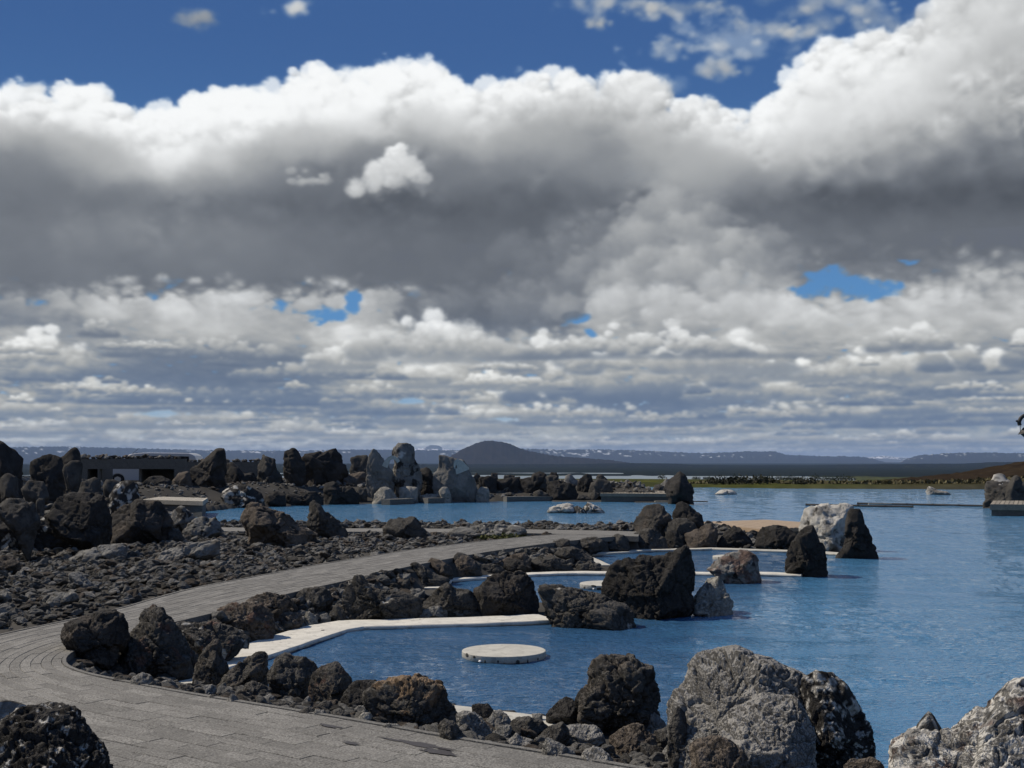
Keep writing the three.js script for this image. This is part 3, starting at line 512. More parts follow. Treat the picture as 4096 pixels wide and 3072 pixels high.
rim([[840, 553.8], [836, 553.4], [824, 552.4], [788, 550.8], [712, 548.4], [650, 550], [588, 554.6], [612, 565]], 0.36, 'thin pale rim along the boulders below the sunlit wooden deck', concretePale, RIM, -1);
for (const [u0, v0, u1, v1, label] of [[425, 503.5, 449, 503, 'low pale concrete step at the foot of the spout rocks'], [505, 501.8, 572, 501, 'long low concrete edge under the dark rock wall right of the spouts'], [385, 505, 410, 504, 'short concrete step left of the pale rounded stone in the water']]) {
  const a = at(u0, v0, 0), b = at(u1, v1, 0), d = b.clone().sub(a), l = d.length(), m = mesh('stone_step', box(l, 0.55, 0.7, 0, -0.05, 0), concreteGrey); m.position.set((a.x + b.x) / 2, 0.1, (a.z + b.z) / 2 - 0.35); m.rotation.y = -Math.atan2(d.z, d.x); tag(m, label, 'step');
}

// ---------------------------------------------------------------- round tables standing in the water
function roundTable(u, v, label) {
  const p = at(u, v, 0.09), t = thing('round_table', label, 'round table', [p.x, 0, p.z], 0, undefined), r = 0.56;
  const prof = [[0, -0.8], [r - 0.03, -0.8], [r - 0.03, 0.0], [r, 0.002], [r, 0.078], [r - 0.004, 0.085], [r - 0.014, 0.09], [0, 0.092]].map(([x, y]) => new THREE.Vector2(x, y));
  const g = new THREE.LatheGeometry(prof, 72); g.computeVertexNormals(); mesh('table_block', boxUV(g.toNonIndexed(), 0.8), concretePale, t);
  // knocks in the edge and a small lamp glass at the waterline
  const R = rng(Math.round(u));
  for (let k = 0; k < 7; k++) { const a = 0.5 + R() * 2.2, w = 0.012 + 0.05 * R() ** 3, c = mesh('chip', new THREE.IcosahedronGeometry(1, 1), stainDark, t); c.scale.set(w, 0.012 + 0.02 * R(), 0.006); c.position.set(Math.cos(a) * r, 0.008 + 0.02 * R() + (k % 4 === 0 ? 0.05 : 0), Math.sin(a) * r); c.rotation.y = Math.PI / 2 - a; }
  const gl = mesh('glass_lens', new THREE.SphereGeometry(0.022, 16, 10), new THREE.MeshPhysicalMaterial({ color: 0xffffff, roughness: 0.1 }), t); gl.scale.set(1, 0.6, 0.6); const a = 2.15; gl.position.set(Math.cos(a) * (r + 0.004), 0.015, Math.sin(a) * (r + 0.004)); gl.rotation.y = Math.PI / 2 - a;
}
roundTable(504, 650, 'round pale concrete table standing alone in the open middle of the nearest pool');
roundTable(607, 583, 'round concrete table half hidden behind the big black boulder');
roundTable(734, 556, 'round concrete table half hidden behind the reddish boulder');
roundTable(612.6, 529, 'round concrete table just beyond the far end of the path');
roundTable(524, 527.7, 'round concrete table partly hidden by the pale low boulder beside the path');

// ---------------------------------------------------------------- wooden decks
function deck(corners, y, thick, boards, mats, label, baseMat, baseInset = 0.12) {
  // corners: four [x, z] round the deck; boards run from side 0-1 to side 3-2
  const cx = corners.reduce((s, c) => s + c[0], 0) / 4, cz = corners.reduce((s, c) => s + c[1], 0) / 4;
  const t = thing('wooden_deck', label, 'deck', [cx, 0, cz]), L = corners.map(([x, z]) => [x - cx, z - cz]), lerp = (a, b, k) => [mix(a[0], b[0], k), mix(a[1], b[1], k)];
  const ins = L.map(([x, z]) => { const l = Math.hypot(x, z); return [x * (1 - baseInset / l), z * (1 - baseInset / l)]; });
  mesh('base_wall', prism(orient(ins), -0.7, y - thick - 0.003, 0.01), baseMat, t);
  mesh('fascia', prism(orient(L), y - thick, y - 0.03, 0.006), mats[0], t);
  for (let i = 0; i < boards; i++) { const a = (i + 0.06) / boards, b = (i + 0.94) / boards, q = [lerp(L[0], L[1], a), lerp(L[0], L[1], b), lerp(L[3], L[2], b), lerp(L[3], L[2], a)]; mesh('board', prism(orient(q), y - 0.028, y + 0.002 * (i % 3), 0.004), mats[i % 3], t); }
  return t;
}
function orient(o) { let s = 0; o.forEach(([x, z], i) => { const [a, b] = o[(i + 1) % o.length]; s += (a - x) * (b + z); }); return s < 0 ? o : o.slice().reverse(); }
const PX = (u, v, y) => { const p = at(u, v, y); return [p.x, p.z]; };
deck([PX(696, 522, 0.45), PX(767, 519.6, 0.45), PX(843, 524.6, 0.45), PX(763, 529.6, 0.45)], 0.45, 0.13, 22, woods, 'sunlit tan wooden deck behind the boulders beside the white boulder', concreteGrey);
{ const d = deck([PX(600, 493.2, 0.55), PX(676, 493.8, 0.55), PX(672, 490.9, 0.55), PX(606, 490.4, 0.55)].map(([x, z]) => [x, z]), 0.55, 0.2, 26, woodsGrey, 'weathered wooden deck between the dark rocks on the far headland', concreteGrey);
  const a = at(655, 501.5, 0); mesh('post', box(0.28, 1.0, 0.28, a.x - 8 - d.position.x + 8, 0, a.z - d.position.z - 0.1), concretePale, d);
  const s = mesh('plank_step', box(3.2, 0.06, 0.5), woodsGrey[2]); const b = at(681, 501.6, 0.12); s.position.set(b.x, 0.13, b.z); tag(s, 'narrow plank step lying at the water beside the far headland deck', 'plank'); }
deck([PX(142, 499.5, 0.75), PX(203, 501.3, 0.75), PX(208, 498.0, 0.75), PX(160, 496.6, 0.75)], 0.75, 0.2, 18, [0.5, 0.46, 0.54].map((k) => std(k, k * 0.95, k * 0.85, 0.85, { map: grainColour })), 'pale wooden deck at the water among the dark boulders near the concrete wall', concreteGrey);
deck([PX(990, 504.2, 0.55), PX(1060, 504.9, 0.55), PX(1058, 500.8, 0.55), PX(993, 500.6, 0.55)], 0.55, 0.28, 15, woodsGrey, 'slatted wooden deck in front of the pale-topped dark rock', concreteGrey);

// ---------------------------------------------------------------- floating black barrier beams
function beam(u0, v0, u1, v1, label, joint) {
  const a = at(u0, v0, 0.06), b = at(u1, v1, 0.06), d = b.clone().sub(a), l = d.length(), t = thing('floating_beam', label, 'floating beam', [(a.x + b.x) / 2, 0.03, (a.z + b.z) / 2], -Math.atan2(d.z, d.x));
  const g = new THREE.CylinderGeometry(0.075, 0.075, l, 14); g.rotateZ(Math.PI / 2); mesh('pipe', g, blackPaint, t);
  for (const s of [-1, 1]) { const e = new THREE.CylinderGeometry(0.088, 0.088, 0.06, 14); e.rotateZ(Math.PI / 2); e.translate(s * (l / 2 - 0.02), 0, 0); mesh('end_cap', e, blackPaint, t); }
  for (let k = 1; k < joint; k++) { const e = new THREE.CylinderGeometry(0.086, 0.086, 0.1, 14); e.rotateZ(Math.PI / 2); e.translate(-l / 2 + l * k / joint, 0, 0); mesh('joint_ring', e, rubber, t); }
  return t;
}
beam(806, 504.4, 913, 506.4, 'black floating beam ending free in the open water behind the white boulder', 4);
beam(857.5, 503.1, 986, 505.6, 'black floating beam reaching to the pale-topped rock and slatted deck', 5);
{ const c = at(880, 504.5, 0.03), m = mesh('beam_bracket', box(1.4, 0.05, 0.12), concretePale); m.position.set(c.x, 0.06, c.z); m.rotation.y = 0.06; tag(m, 'short pale bracket floating between the two black beams', 'bracket'); }

// ---------------------------------------------------------------- concrete wall with openings, van behind
{
  const w = thing('concrete_wall', 'long dark concrete wall with openings in front of the parked van', 'wall', [-22, 1.0, -47 * K]);
  const D = 47 * K, X = (u) => { const d = ray(u, 470); return d.x / -d.z * D + 22; }, Y = (v) => elev(512, v, D) - 1.0;
  const part = (n, u0, u1, v0, v1, z = 0, th = 0.35, m = concreteGrey) => { const x0 = X(u0), x1 = X(u1), y0 = Y(v1), y1 = Y(v0); return mesh(n, box(x1 - x0, y1 - y0, th, (x0 + x1) / 2, (y0 + y1) / 2, z), m, w); };
  part('beam', 60, 186, 458.8, 469.0);
  for (const [a, b] of [[60, 88.5], [98.6, 100.2], [175, 186]]) part('pier', a, b, 469.05, 492, -0.002);
  // roofed bays behind the two closed openings
  for (const [a, b] of [[140.6, 175], [88.5, 98.6]]) {
    part('bay_back', a - 1, b + 1, 467, 492, -2.4, 0.2); const x0 = X(a), x1 = X(b), y0 = Y(492), y1 = Y(469.05);
    for (const x of [x0 - 0.08, x1 + 0.08]) mesh('bay_side', box(0.16, y1 - y0, 2.1, x, (y0 + y1) / 2, -1.24), concreteGrey, w);
    mesh('bay_roof', box(x1 - x0 + 0.3, 0.2, 2.1, (x0 + x1) / 2, y1 + 0.12, -1.24), concreteGrey, w);
  }
  const w2 = thing('concrete_wall', 'lower plain concrete wall behind the pointed boulders beyond the van wall', 'wall', [-18, 1.0, -50 * K]);
  const x0 = ray(186, 470).x * 50 * K + 18, x1 = ray(262, 470).x * 50 * K + 18; mesh('wall_panel', box(x1 - x0, elev(512, 461.8, 50 * K) - 0.6, 0.3, (x0 + x1) / 2, (elev(512, 461.8, 50 * K) - 0.6) / 2 - 0.4, 0), concreteGrey, w2);
}
{ // the van: side on, its nose to the left
  const D = 51 * K, x0 = ray(99, 470).x * D, L = 5.1, t = thing('parked_van', 'silver van parked behind the concrete wall with openings', 'van', [x0, 1.0, -D]); t.scale.set(1.3, 1.06, 1.15);
  const s = new THREE.Shape(); s.moveTo(0.02, 0.45); s.lineTo(0.0, 0.75); s.quadraticCurveTo(0.05, 0.98, 0.35, 1.06); s.lineTo(0.95, 1.2); s.quadraticCurveTo(1.3, 1.75, 1.75, 1.9); s.quadraticCurveTo(2.1, 1.98, 2.7, 1.99); s.lineTo(4.6, 1.96); s.quadraticCurveTo(5.0, 1.93, 5.06, 1.6); s.lineTo(5.1, 0.45);
  const arch = (x) => { s.lineTo(x + 0.4, 0.3); s.absarc(x, 0.34, 0.4, 0, Math.PI, false); s.lineTo(x - 0.4, 0.3); };
  s.lineTo(5.05, 0.3); arch(4.15); arch(1.05); s.lineTo(0.1, 0.3); s.closePath();
  const g = new THREE.ExtrudeGeometry(s, { depth: 1.7, bevelEnabled: true, bevelSize: 0.06, bevelThickness: 0.08, bevelSegments: 4, curveSegments: 16 }); g.translate(0, 0, -1.7); g.computeVertexNormals(); mesh('body', g, paintWhite, t);
  const pane = (pts, n) => { const q = new THREE.Shape(pts.map(([x, y]) => new THREE.Vector2(x, y))), h = new THREE.ExtrudeGeometry(q, { depth: 0.02, bevelEnabled: false }); h.translate(0, 0, 0.075); mesh(n, h, glassDark, t); };
  pane([[1.25, 1.2], [1.72, 1.76], [2.15, 1.82], [2.2, 1.2]], 'window'); pane([[2.3, 1.2], [2.28, 1.83], [3.4, 1.84], [3.4, 1.2]], 'window'); pane([[3.5, 1.2], [3.5, 1.84], [4.75, 1.8], [4.8, 1.2]], 'window');
  for (const x of [1.05, 4.15]) { const wh = new THREE.Group(); wh.name = 'wheel'; t.add(wh); wh.position.set(x, 0.34, 0.02); const ty = new THREE.TorusGeometry(0.25, 0.09, 12, 32); mesh('tyre', ty, rubber, wh); const rm = new THREE.CylinderGeometry(0.19, 0.19, 0.08, 24); rm.rotateX(Math.PI / 2); mesh('rim', rm, alloy, wh); for (let k = 0; k < 6; k++) { const sp = box(0.035, 0.2, 0.03, 0, 0.11, 0.05); sp.rotateZ(k * Math.PI / 3); mesh('spoke', sp, alloy, wh); } }
  mesh('bumper', box(0.5, 0.35, 1.8, 0.12, 0.42, -0.85), rubber, t); mesh('headlight', box(0.3, 0.16, 0.05, 0.33, 0.88, 0.075), new THREE.MeshPhysicalMaterial({ color: 0xdddddd, roughness: 0.1 }), t);
  mesh('door_handle', box(0.16, 0.03, 0.03, 2.05, 1.05, 0.1), rubber, t); mesh('mirror', box(0.14, 0.22, 0.12, 1.3, 1.28, 0.2), rubber, t);
  const an = new THREE.CylinderGeometry(0.01, 0.014, 0.5, 6); an.rotateZ(-0.75); an.translate(1.75, 2.12, -0.6); mesh('antenna', an, rubber, t); mesh('roof_rail', box(2.8, 0.04, 0.04, 3.3, 2.02, -0.15), rubber, t);
}

// ---------------------------------------------------------------- bent water spouts on the standing stones
function spout(px, dist, w0, w1, label) {
  const curve = new THREE.CatmullRomCurve3(px.map(([u, v]) => { const d = ray(u, v); return d.multiplyScalar(dist / -d.z).add(V3(0, EYE, 0)); })), n = 40, pos = [], idx = [], c0 = curve.getPoint(0);
  for (let i = 0; i <= n; i++) { const t = i / n, p = curve.getPoint(t), q = curve.getTangent(t), side = V3(-q.y, q.x, 0).normalize(), w = mix(w0, w1, sstep(0.45, 1, t)) / 2, th = 0.1; for (const [a, b] of [[-w, th], [w, th], [w, -th], [-w, -th]]) pos.push(p.x + side.x * a - c0.x, p.y + side.y * a - c0.y, p.z + b - c0.z); }
  for (let i = 0; i < n; i++) for (let k = 0; k < 4; k++) { const a = i * 4 + k, b = i * 4 + (k + 1) % 4, c = a + 4, d = b + 4; idx.push(a, b, c, b, d, c); }
  idx.push(0, 2, 1, 0, 3, 2, n * 4, n * 4 + 1, n * 4 + 2, n * 4, n * 4 + 2, n * 4 + 3);
  const g = new THREE.BufferGeometry(); g.setAttribute('position', new THREE.Float32BufferAttribute(pos, 3)); g.setIndex(idx); const f = g.toNonIndexed(); f.computeVertexNormals(); boxUV(f);
  const m = mesh('water_spout', f, concretePale); m.position.copy(c0); tag(m, label, 'spout');
}
const Z2 = (x, y) => [(900 + x / 2.16) / 4, (1700 + y / 2.16) / 4];
spout([Z2(1500, 320), Z2(1478, 292), Z2(1445, 280), Z2(1415, 295), Z2(1395, 325), Z2(1380, 362)], 46.4 * K, 0.22, 0.34, 'bent pale spout arching left from the tall standing stone');
spout([Z2(1992, 375), Z2(1988, 340), Z2(1996, 312), Z2(2012, 308), Z2(2026, 325), Z2(2038, 360), Z2(2056, 405)], 46.6 * K, 0.18, 0.85, 'bent pale spout flaring wide on the cracked upright slab');

{ // dark hooded lamp on a post, only its hood reaching in from the right
  const D = 34 * K, p = ray(1036, 420).multiplyScalar(D / 1); const t = thing('lamp_post', 'black curved-arm lamp hood standing against the sky above the slatted deck', 'lamp', [p.x / 1, 0.5, -D]);
  const y = elev(1036, 420, D) - 0.5; mesh('post', new THREE.CylinderGeometry(0.05, 0.06, y + 0.6, 12).translate(0, (y + 0.6) / 2 - 0.1, 0), blackPaint, t);
  const c = new THREE.CatmullRomCurve3([V3(0, y + 0.5, 0), V3(-0.35, y + 0.42, 0), V3(-0.66, y + 0.25, 0), V3(-0.76, y + 0.05, 0), V3(-0.74, y - 0.1, 0)]); mesh('arm', new THREE.TubeGeometry(c, 30, 0.085, 10), blackPaint, t);
  const h = new THREE.LatheGeometry([[0.02, 0.26], [0.1, 0.22], [0.34, 0.02], [0.36, 0], [0.32, 0], [0.05, 0.18]].map(([a, b]) => new THREE.Vector2(a, b)), 28); h.rotateZ(0.25); h.translate(-0.46, y - 0.42, 0); mesh('hood', h, blackPaint, t);
  const h2 = new THREE.CylinderGeometry(0.32, 0.05, 0.26, 24); h2.translate(-0.46, y - 0.55, 0); mesh('lower_cone', h2, blackPaint, t);
  mesh('finial', new THREE.SphereGeometry(0.05, 12, 8).translate(-0.87, y + 0.1, 0), blackPaint, t); mesh('bracket', new THREE.CylinderGeometry(0.015, 0.015, 0.3, 8).translate(-0.72, y - 0.22, 0), blackPaint, t);
}
// ---------------------------------------------------------------- lava boulders
const rockMat = new THREE.MeshPhysicalMaterial({ vertexColors: true, roughness: 0.95, specularIntensity: 0.25, bumpMap: rockBump, bumpScale: 0.026 });
const spheres = {};
function sphere(n) { if (!spheres[n]) { const g = new THREE.IcosahedronGeometry(1, n); g.deleteAttribute('uv'); g.deleteAttribute('normal'); spheres[n] = mergeVertices(g, 1e-5); } return spheres[n]; }
// base colours: dark scoria, grey basalt, brown and red scoria, pale sinter crust
const TINT = { k: [0.033, 0.032, 0.031], d: [0.062, 0.060, 0.056], g: [0.15, 0.149, 0.142], p: [0.22, 0.215, 0.195], b: [0.09, 0.077, 0.065], r: [0.105, 0.058, 0.046], w: [0.50, 0.50, 0.47], s: [0.18, 0.177, 0.168] };
const CRUST = [0.42, 0.415, 0.39], TAN = [0.17, 0.125, 0.085], RUST = [0.105, 0.062, 0.05];
// broken faces: every cell of a lattice of random points carries its own small tilted plane
const hash3 = (x, y, z) => { let h = (x * 374761393 + y * 668265263 + z * 2147483647) | 0; h = Math.imul(h ^ (h >>> 13), 1274126177); return (h ^ (h >>> 16)) >>> 0; };
function facets(x, y, z) {
  const X = Math.floor(x), Y = Math.floor(y), Z = Math.floor(z); let b = 9, b2 = 9, hb = 0, ox = 0, oy = 0, oz = 0;
  for (let i = -1; i <= 1; i++) for (let j = -1; j <= 1; j++) for (let k = -1; k <= 1; k++) { const h = hash3(X + i, Y + j, Z + k), px = X + i + (h & 1023) / 1023 - x, py = Y + j + ((h >> 10) & 1023) / 1023 - y, pz = Z + k + ((h >> 20) & 1023) / 1023 - z, d = px * px + py * py + pz * pz; if (d < b) { b2 = b; b = d; hb = h; ox = px; oy = py; oz = pz; } else if (d < b2) b2 = d; }
  const q = hash3(hb & 65535, hb >>> 16, 7), tx = (q & 255) / 128 - 1, ty = ((q >> 8) & 255) / 128 - 1, tz = ((q >> 16) & 255) / 128 - 1;
  return 0.55 * (ox * tx + oy * ty + oz * tz) + ((q >>> 24) / 255 - 0.5) * 0.5 - 0.35 * sstep(0.10, 0.0, Math.sqrt(b2) - Math.sqrt(b));
}
function rockGeometry(rad, tz, size, n, seed, o) {
  const R = rng(seed), src = sphere(n).attributes.position, N = src.count, pos = new Float32Array(N * 3), col = new Float32Array(N * 3), uv = new Float32Array(N * 2), sx = R() * 50, sy = R() * 50, sz = R() * 50;
  const planes = [], nP = o.planes ?? 15; for (let i = 0; i < nP; i++) { const an = (i + R()) * 2.4, nz = (i % 5 === 4 ? -1 : 1) * (0.22 + 0.75 * R()), e = Math.sqrt(1 - nz * nz); planes.push([Math.cos(an) * e, Math.sin(an) * e, nz, Math.max(0.40 + 0.24 * R(), e * (o.free ? 0.72 : 0.97))]); }
  const lean = (o.lean ?? 0.28) * tz, rough = o.rough ?? 1, mean = size / 2, f0 = 1 / mean, base = TINT[o.c || 'k'], lump = o.lump ?? 1;
  const P = V3();
  for (let i = 0; i < N; i++) {
    let x = src.getX(i), y = src.getY(i), z = src.getZ(i), k0 = 1;
    for (const [nx, ny, nz, d] of planes) { const q = x * nx + y * ny + z * nz; if (q > d) k0 = Math.min(k0, d / q); }
    const s0 = Math.hypot(x, y), th = Math.atan2(y, x), r = rad(th);
    x *= k0; y *= k0; z *= k0; const sp = s0 > 1e-6 ? Math.hypot(x, y) : 0;
    P.set(Math.cos(th) * r * sp, Math.sin(th) * r * sp, z * 1.55 * tz * (0.66 + 0.34 * Math.min(1.4, r / mean)));
    P.z -= lean * P.y / mean;
    pos.set([P.x, P.y, P.z], i * 3);
  }
  const g0 = new THREE.BufferGeometry(); g0.setAttribute('position', new THREE.BufferAttribute(pos, 3)); g0.setIndex(sphere(n).index); g0.computeVertexNormals(); const N0 = g0.attributes.normal.array;
  for (let i = 0; i < N; i++) {
    P.fromArray(pos, i * 3);
    const qx = P.x * f0 + sx, qy = P.y * f0 + sy, qz = P.z * f0 + sz;
    const big = fbm(qx * 0.9, qy * 0.9, qz * 0.9, 3), rid = 1 - 2 * Math.abs(noise(qx * 2.3, qy * 2.3, qz * 2.3)), rid2 = 1 - 2 * Math.abs(noiseB(qx * 4.7, qy * 4.7, qz * 4.7)), cr = noiseB(qx * 1.5, qy * 1.5, qz * 1.5);
    const ax = (P.x + sx) , ay = P.y + sy, az = P.z + sz; // grain in metres
    const f1 = noise(ax * 5, ay * 5, az * 5), f2 = 1 - 2 * Math.abs(noiseB(ax * 11, ay * 11, az * 11)), f3 = noise(ax * 26, ay * 26, az * 26), f4 = noiseB(ax * 55, ay * 55, az * 55);
    const crack = -0.05 * sstep(0.08, 0.0, Math.abs(cr)) * mean;
    const fine = Math.min(1, 1.2 / Math.max(0.3, o.far || 0.3));
    const wq = 0.3 * big, br1 = facets(qx * 1.15 + wq, qy * 1.15 - wq, qz * 1.15), br2 = facets(qx * 3.6 + 20, qy * 3.6 + wq, qz * 3.6);
    const amp = (mean * (0.03 * big + 0.012 * rid + 0.010 * rid2 + 0.15 * br1 + 0.03 * br2) * lump + crack + (0.005 * f1 + 0.004 * f2 - 0.012 * sstep(0.4, 0.8, noise(ax * 9 + 40, ay * 14, az * 9)) + (0.004 * f3 + 0.003 * f4) * (o.far > 25 ? 0 : 1)) * Math.min(1, size / 0.7) * rough);
    for (let q = 0; q < 3; q++) pos[i * 3 + q] += N0[i * 3 + q] * amp;
    // colour: patches and speckle, crusts where they grow
    const patch = fbm(qx * 1.4 + 9, qy * 1.4, qz * 1.4, 4), speck = 0.5 * f3 + 0.5 * f4;
    let k = 1 + 0.45 * patch + 0.3 * speck * (o.far > 25 ? 0.3 : 1) + 0.15 * f2; k = Math.max(0.35, k);
    let c = [base[0] * k, base[1] * k, base[2] * k];
    const blend = (t, w) => { if (w > 0) c = c.map((q, n2) => mix(q, t[n2] * (0.75 + 0.25 * k), w)); };
    if (o.brown) blend(TINT.b, clamp(o.brown * (0.5 + 1.6 * noise(qx * 1.1, qy * 1.1 + 30, qz * 1.1)), 0, 0.9));
    if (o.rust) blend(RUST, sstep(0.0, 0.35, o.rust - 0.3 + fbm(qx * 1.2, qy * 1.2 + 60, qz * 1.2, 4) * 1.1) * 0.75);
    if (o.tan) blend(TAN, sstep(0.05, 0.4, fbm(qx * 1.3, qy * 1.3 + 80, qz * 1.3, 5) * 1.2 + o.tan + (P.y / mean) * 0.9 - 0.55));
    if (o.crust) { const w = o.far > 14 ? fbm(qx * 1.3, qy * 1.3 + 100, qz * 1.3, 4, 0.55) : fbm(qx * 2.4, qy * 2.4 + 100, qz * 2.4, 6, 0.66) + 0.12 * f2 + 0.14 * f3 + 0.1 * f4; blend(CRUST, sstep(0.0, 0.12, w + o.crust - 0.5) * 0.95); }
    if (o.dark) { const w = fbm(qx * 1.3, qy * 1.3 + 140, qz * 1.3, 5, 0.6); blend(TINT.k, sstep(0.05, 0.2, w + o.dark - 0.5)); }
    col.set(c, i * 3);
  }
  const g = new THREE.BufferGeometry(); g.setAttribute('position', new THREE.BufferAttribute(pos, 3)); g.setAttribute('color', new THREE.BufferAttribute(col, 3)); g.setIndex(sphere(n).index); g.computeVertexNormals();
  const nn = g.attributes.normal; for (let i = 0; i < N; i++) { const a = Math.abs(nn.getX(i)), b = Math.abs(nn.getY(i)), c = Math.abs(nn.getZ(i)), x = pos[i * 3], y = pos[i * 3 + 1], z = pos[i * 3 + 2]; uv.set(b >= a && b >= c ? [x, z] : a >= c ? [z, y] : [x, y], i * 2); }
  g.setAttribute('uv', new THREE.BufferAttribute(uv, 2)); return g;
}
// an outline seen in the photograph becomes a stone of its own depth, standing where its foot meets the ground
const CROPS = { C1: [0, 1700, 2.16], C2: [900, 1700, 2.16], C3: [1800, 1700, 2.16], C4: [2700, 1700, 2.16], C5: [3300, 1640, 2.779], C6: [0, 2150, 2.16], C7: [900, 2100, 2.16], C8: [1800, 2100, 2.16], D1: [2700, 1980, 2.16], D2: [0, 2500, 2.16], D3: [800, 2500, 2.16], D4: [1700, 2500, 2.16], D5: [2600, 2500, 2.16], D6: [3300, 2500, 2.779], D7: [0, 2060, 2.16] };
let rockSeed = 100;
const placedRocks = [];
function boulder(crop, flat, label, o = {}) {
  const [x0, y0, k] = CROPS[crop], px = []; for (let i = 0; i < flat.length; i += 2) px.push([(x0 + flat[i] / k) / 4, (y0 + flat[i + 1] / k) / 4]);
  const us = px.map((p) => p[0]), vs = px.map((p) => p[1]), u0 = Math.min(...us), u1 = Math.max(...us), v0 = Math.min(...vs), v1 = Math.max(...vs), uc = (u0 + u1) / 2;
  let contact = o.r ? Math.hypot(o.r * Math.sin(azOld(uc)), o.r * Math.cos(azOld(uc)) * K) : hit(uc, v1 - (o.sunk ?? 0.03) * (v1 - v0));
  const wpx = u1 - u0, hpx = v1 - v0, wm = wpx / F * contact, hm = hpx / F * contact, tz = (o.t ?? 0.85) * Math.sqrt(wm * Math.min(wm, hm * 1.15)) / 2;
  const rc = contact + tz * 0.62, a = azim(uc, 461), dir = V3(Math.sin(a), 0, -Math.cos(a)), right = V3(Math.cos(a), 0, Math.sin(a));
  const c = dir.clone().multiplyScalar(rc), gy = Math.max(-0.05, ground(c.x, c.z));
  let pts = px.map(([u, v]) => { const d = ray(u, v), t = rc / d.dot(dir), p = d.multiplyScalar(t); return [p.dot(right), p.y + EYE]; });
  { const ys = pts.map((p) => p[1]), mid = (Math.min(...ys, gy) + Math.max(...ys)) / 2, half = (wm + hm) / 4, ln = (o.lean ?? 0.28) * Math.max(tz, 0.05);
    pts = px.map(([u, v], i) => { let y = pts[i][1], x = 0; for (let q = 0; q < 4; q++) { const d = ray(u, v), t = (rc + ln * clamp((y - mid) / half, -1.2, 1.2)) / d.dot(dir); x = d.x * t * right.x + d.z * t * right.z; y = d.y * t + EYE; } return [x, y]; }); }
  const yMin = Math.min(...pts.map((p) => p[1])), yMax = Math.max(...pts.map((p) => p[1])), h = yMax - yMin, foot = Math.min(yMin, gy) - 0.1 * h - 0.03;
  pts = pts.map(([x, y]) => { const t = (y - yMin) / h; return t < 0.32 ? [x, mix(foot, yMin + 0.32 * h, t / 0.32)] : [x, y]; });
  const cx = pts.reduce((s, p) => s + p[0], 0) / pts.length, cy = (foot + yMax) / 2 - 0.04 * h;
  const grow = o.grow ?? 1.055; // the broken faces are cut back from the outline
  pts = pts.map(([x, y]) => [(x - cx) * grow, (y - cy) * grow]);
  const table = new Float32Array(361);
  for (let i = 0; i <= 360; i++) { const th = (i - 180) * D2R, dx = Math.cos(th), dy = Math.sin(th); let best = 0; for (let j = 0; j < pts.length; j++) { const [ax, ay] = pts[j], [bx, by] = pts[(j + 1) % pts.length], ex = bx - ax, ey = by - ay, den = dx * ey - dy * ex; if (Math.abs(den) < 1e-9) continue; const t = (ax * ey - ay * ex) / den, s = (ax * dy - ay * dx) / den; if (t > 0 && s >= -1e-6 && s <= 1 + 1e-6) best = Math.max(best, t); } table[i] = best || 0.01; }
  const smooth = table.map((v, i) => { let s = 0, w = 0; for (let q = -1; q <= 1; q++) { const ww = 2 - Math.abs(q); s += ww * table[(i + q + 720) % 360]; w += ww; } return s / w; });
  const rad = (th) => { const f = (th / D2R + 180) % 360, i = Math.floor(f); return mix(smooth[i], smooth[i + 1] ?? smooth[0], f - i); };
  const big = Math.max(wpx, hpx), n = clamp(Math.round(big / (o.res ?? 2.7)), 6, 84), size = (wm + h) / 2;
  const g = rockGeometry(rad, Math.max(tz, 0.05), size, n, rockSeed++, { ...o, far: contact });
  const name = o.name || (big > 26 || wm > 0.5 ? 'lava_boulder' : 'lava_stone'), m = mesh(name, g, rockMat);
  // stand it at its own base
  g.translate(0, cy - gy, 0); const p = c.clone().add(right.clone().multiplyScalar(cx)); m.position.set(p.x, gy, p.z); m.rotation.y = -a;
  placedRocks.push([p.x, p.z, Math.max(wm, tz * 2) / 2]);
  return tag(m, label, name === 'lava_boulder' ? 'boulder' : 'stone', o.group);
}
for (const [q, l] of [[[1660, 822, 1685, 812, 1702, 822, 1690, 834, 1668, 834], 'dark pebble lying on the white rim below the long knobbed boulder'], [[820, 925, 835, 908, 858, 908, 862, 922, 840, 932], 'dark pebble lying on the white rim near its bend']]) boulder('C7', q, l, { c: 'k', name: 'lava_stone', res: 1.6 });
// --- the shore in front
boulder('D5', [145, 720, 210, 600, 300, 500, 330, 360, 385, 255, 500, 240, 700, 205, 780, 210, 850, 245, 1080, 320, 1300, 420, 1380, 470, 1420, 700, 1330, 1000, 900, 1080, 500, 1080, 200, 1000, 150, 850], 'huge rough grey boulder sloping down to the right at the water', { c: 's', t: 0.85, lean: 0.85, r: 6.15, rough: 1.0, lump: 0.6, res: 2.1, grow: 1.0 });
boulder('D5', [560, 900, 690, 740, 900, 660, 960, 610, 1100, 625, 1250, 640, 1310, 720, 1400, 880, 1440, 1020, 1430, 1300, 850, 1310, 760, 1180, 640, 1060], 'rough grey slab boulder leaning against the front of the huge grey boulder', { c: 's', t: 0.65, lean: 0.9, r: 5.75, rough: 1.0, lump: 0.55, res: 1.9, grow: 1.0 });
boulder('D5', [1320, 500, 1400, 440, 1480, 430, 1560, 455, 1640, 520, 1700, 580, 1740, 660, 1800, 760, 1860, 860, 1910, 920, 1940, 1000, 1975, 1100, 1900, 1170, 1700, 1190, 1450, 1170, 1330, 900], 'jet black boulder with white crust streaks touching the huge grey boulder', { c: 'k', t: 0.8, crust: 0.3, lean: -0.1, r: 6.5 });
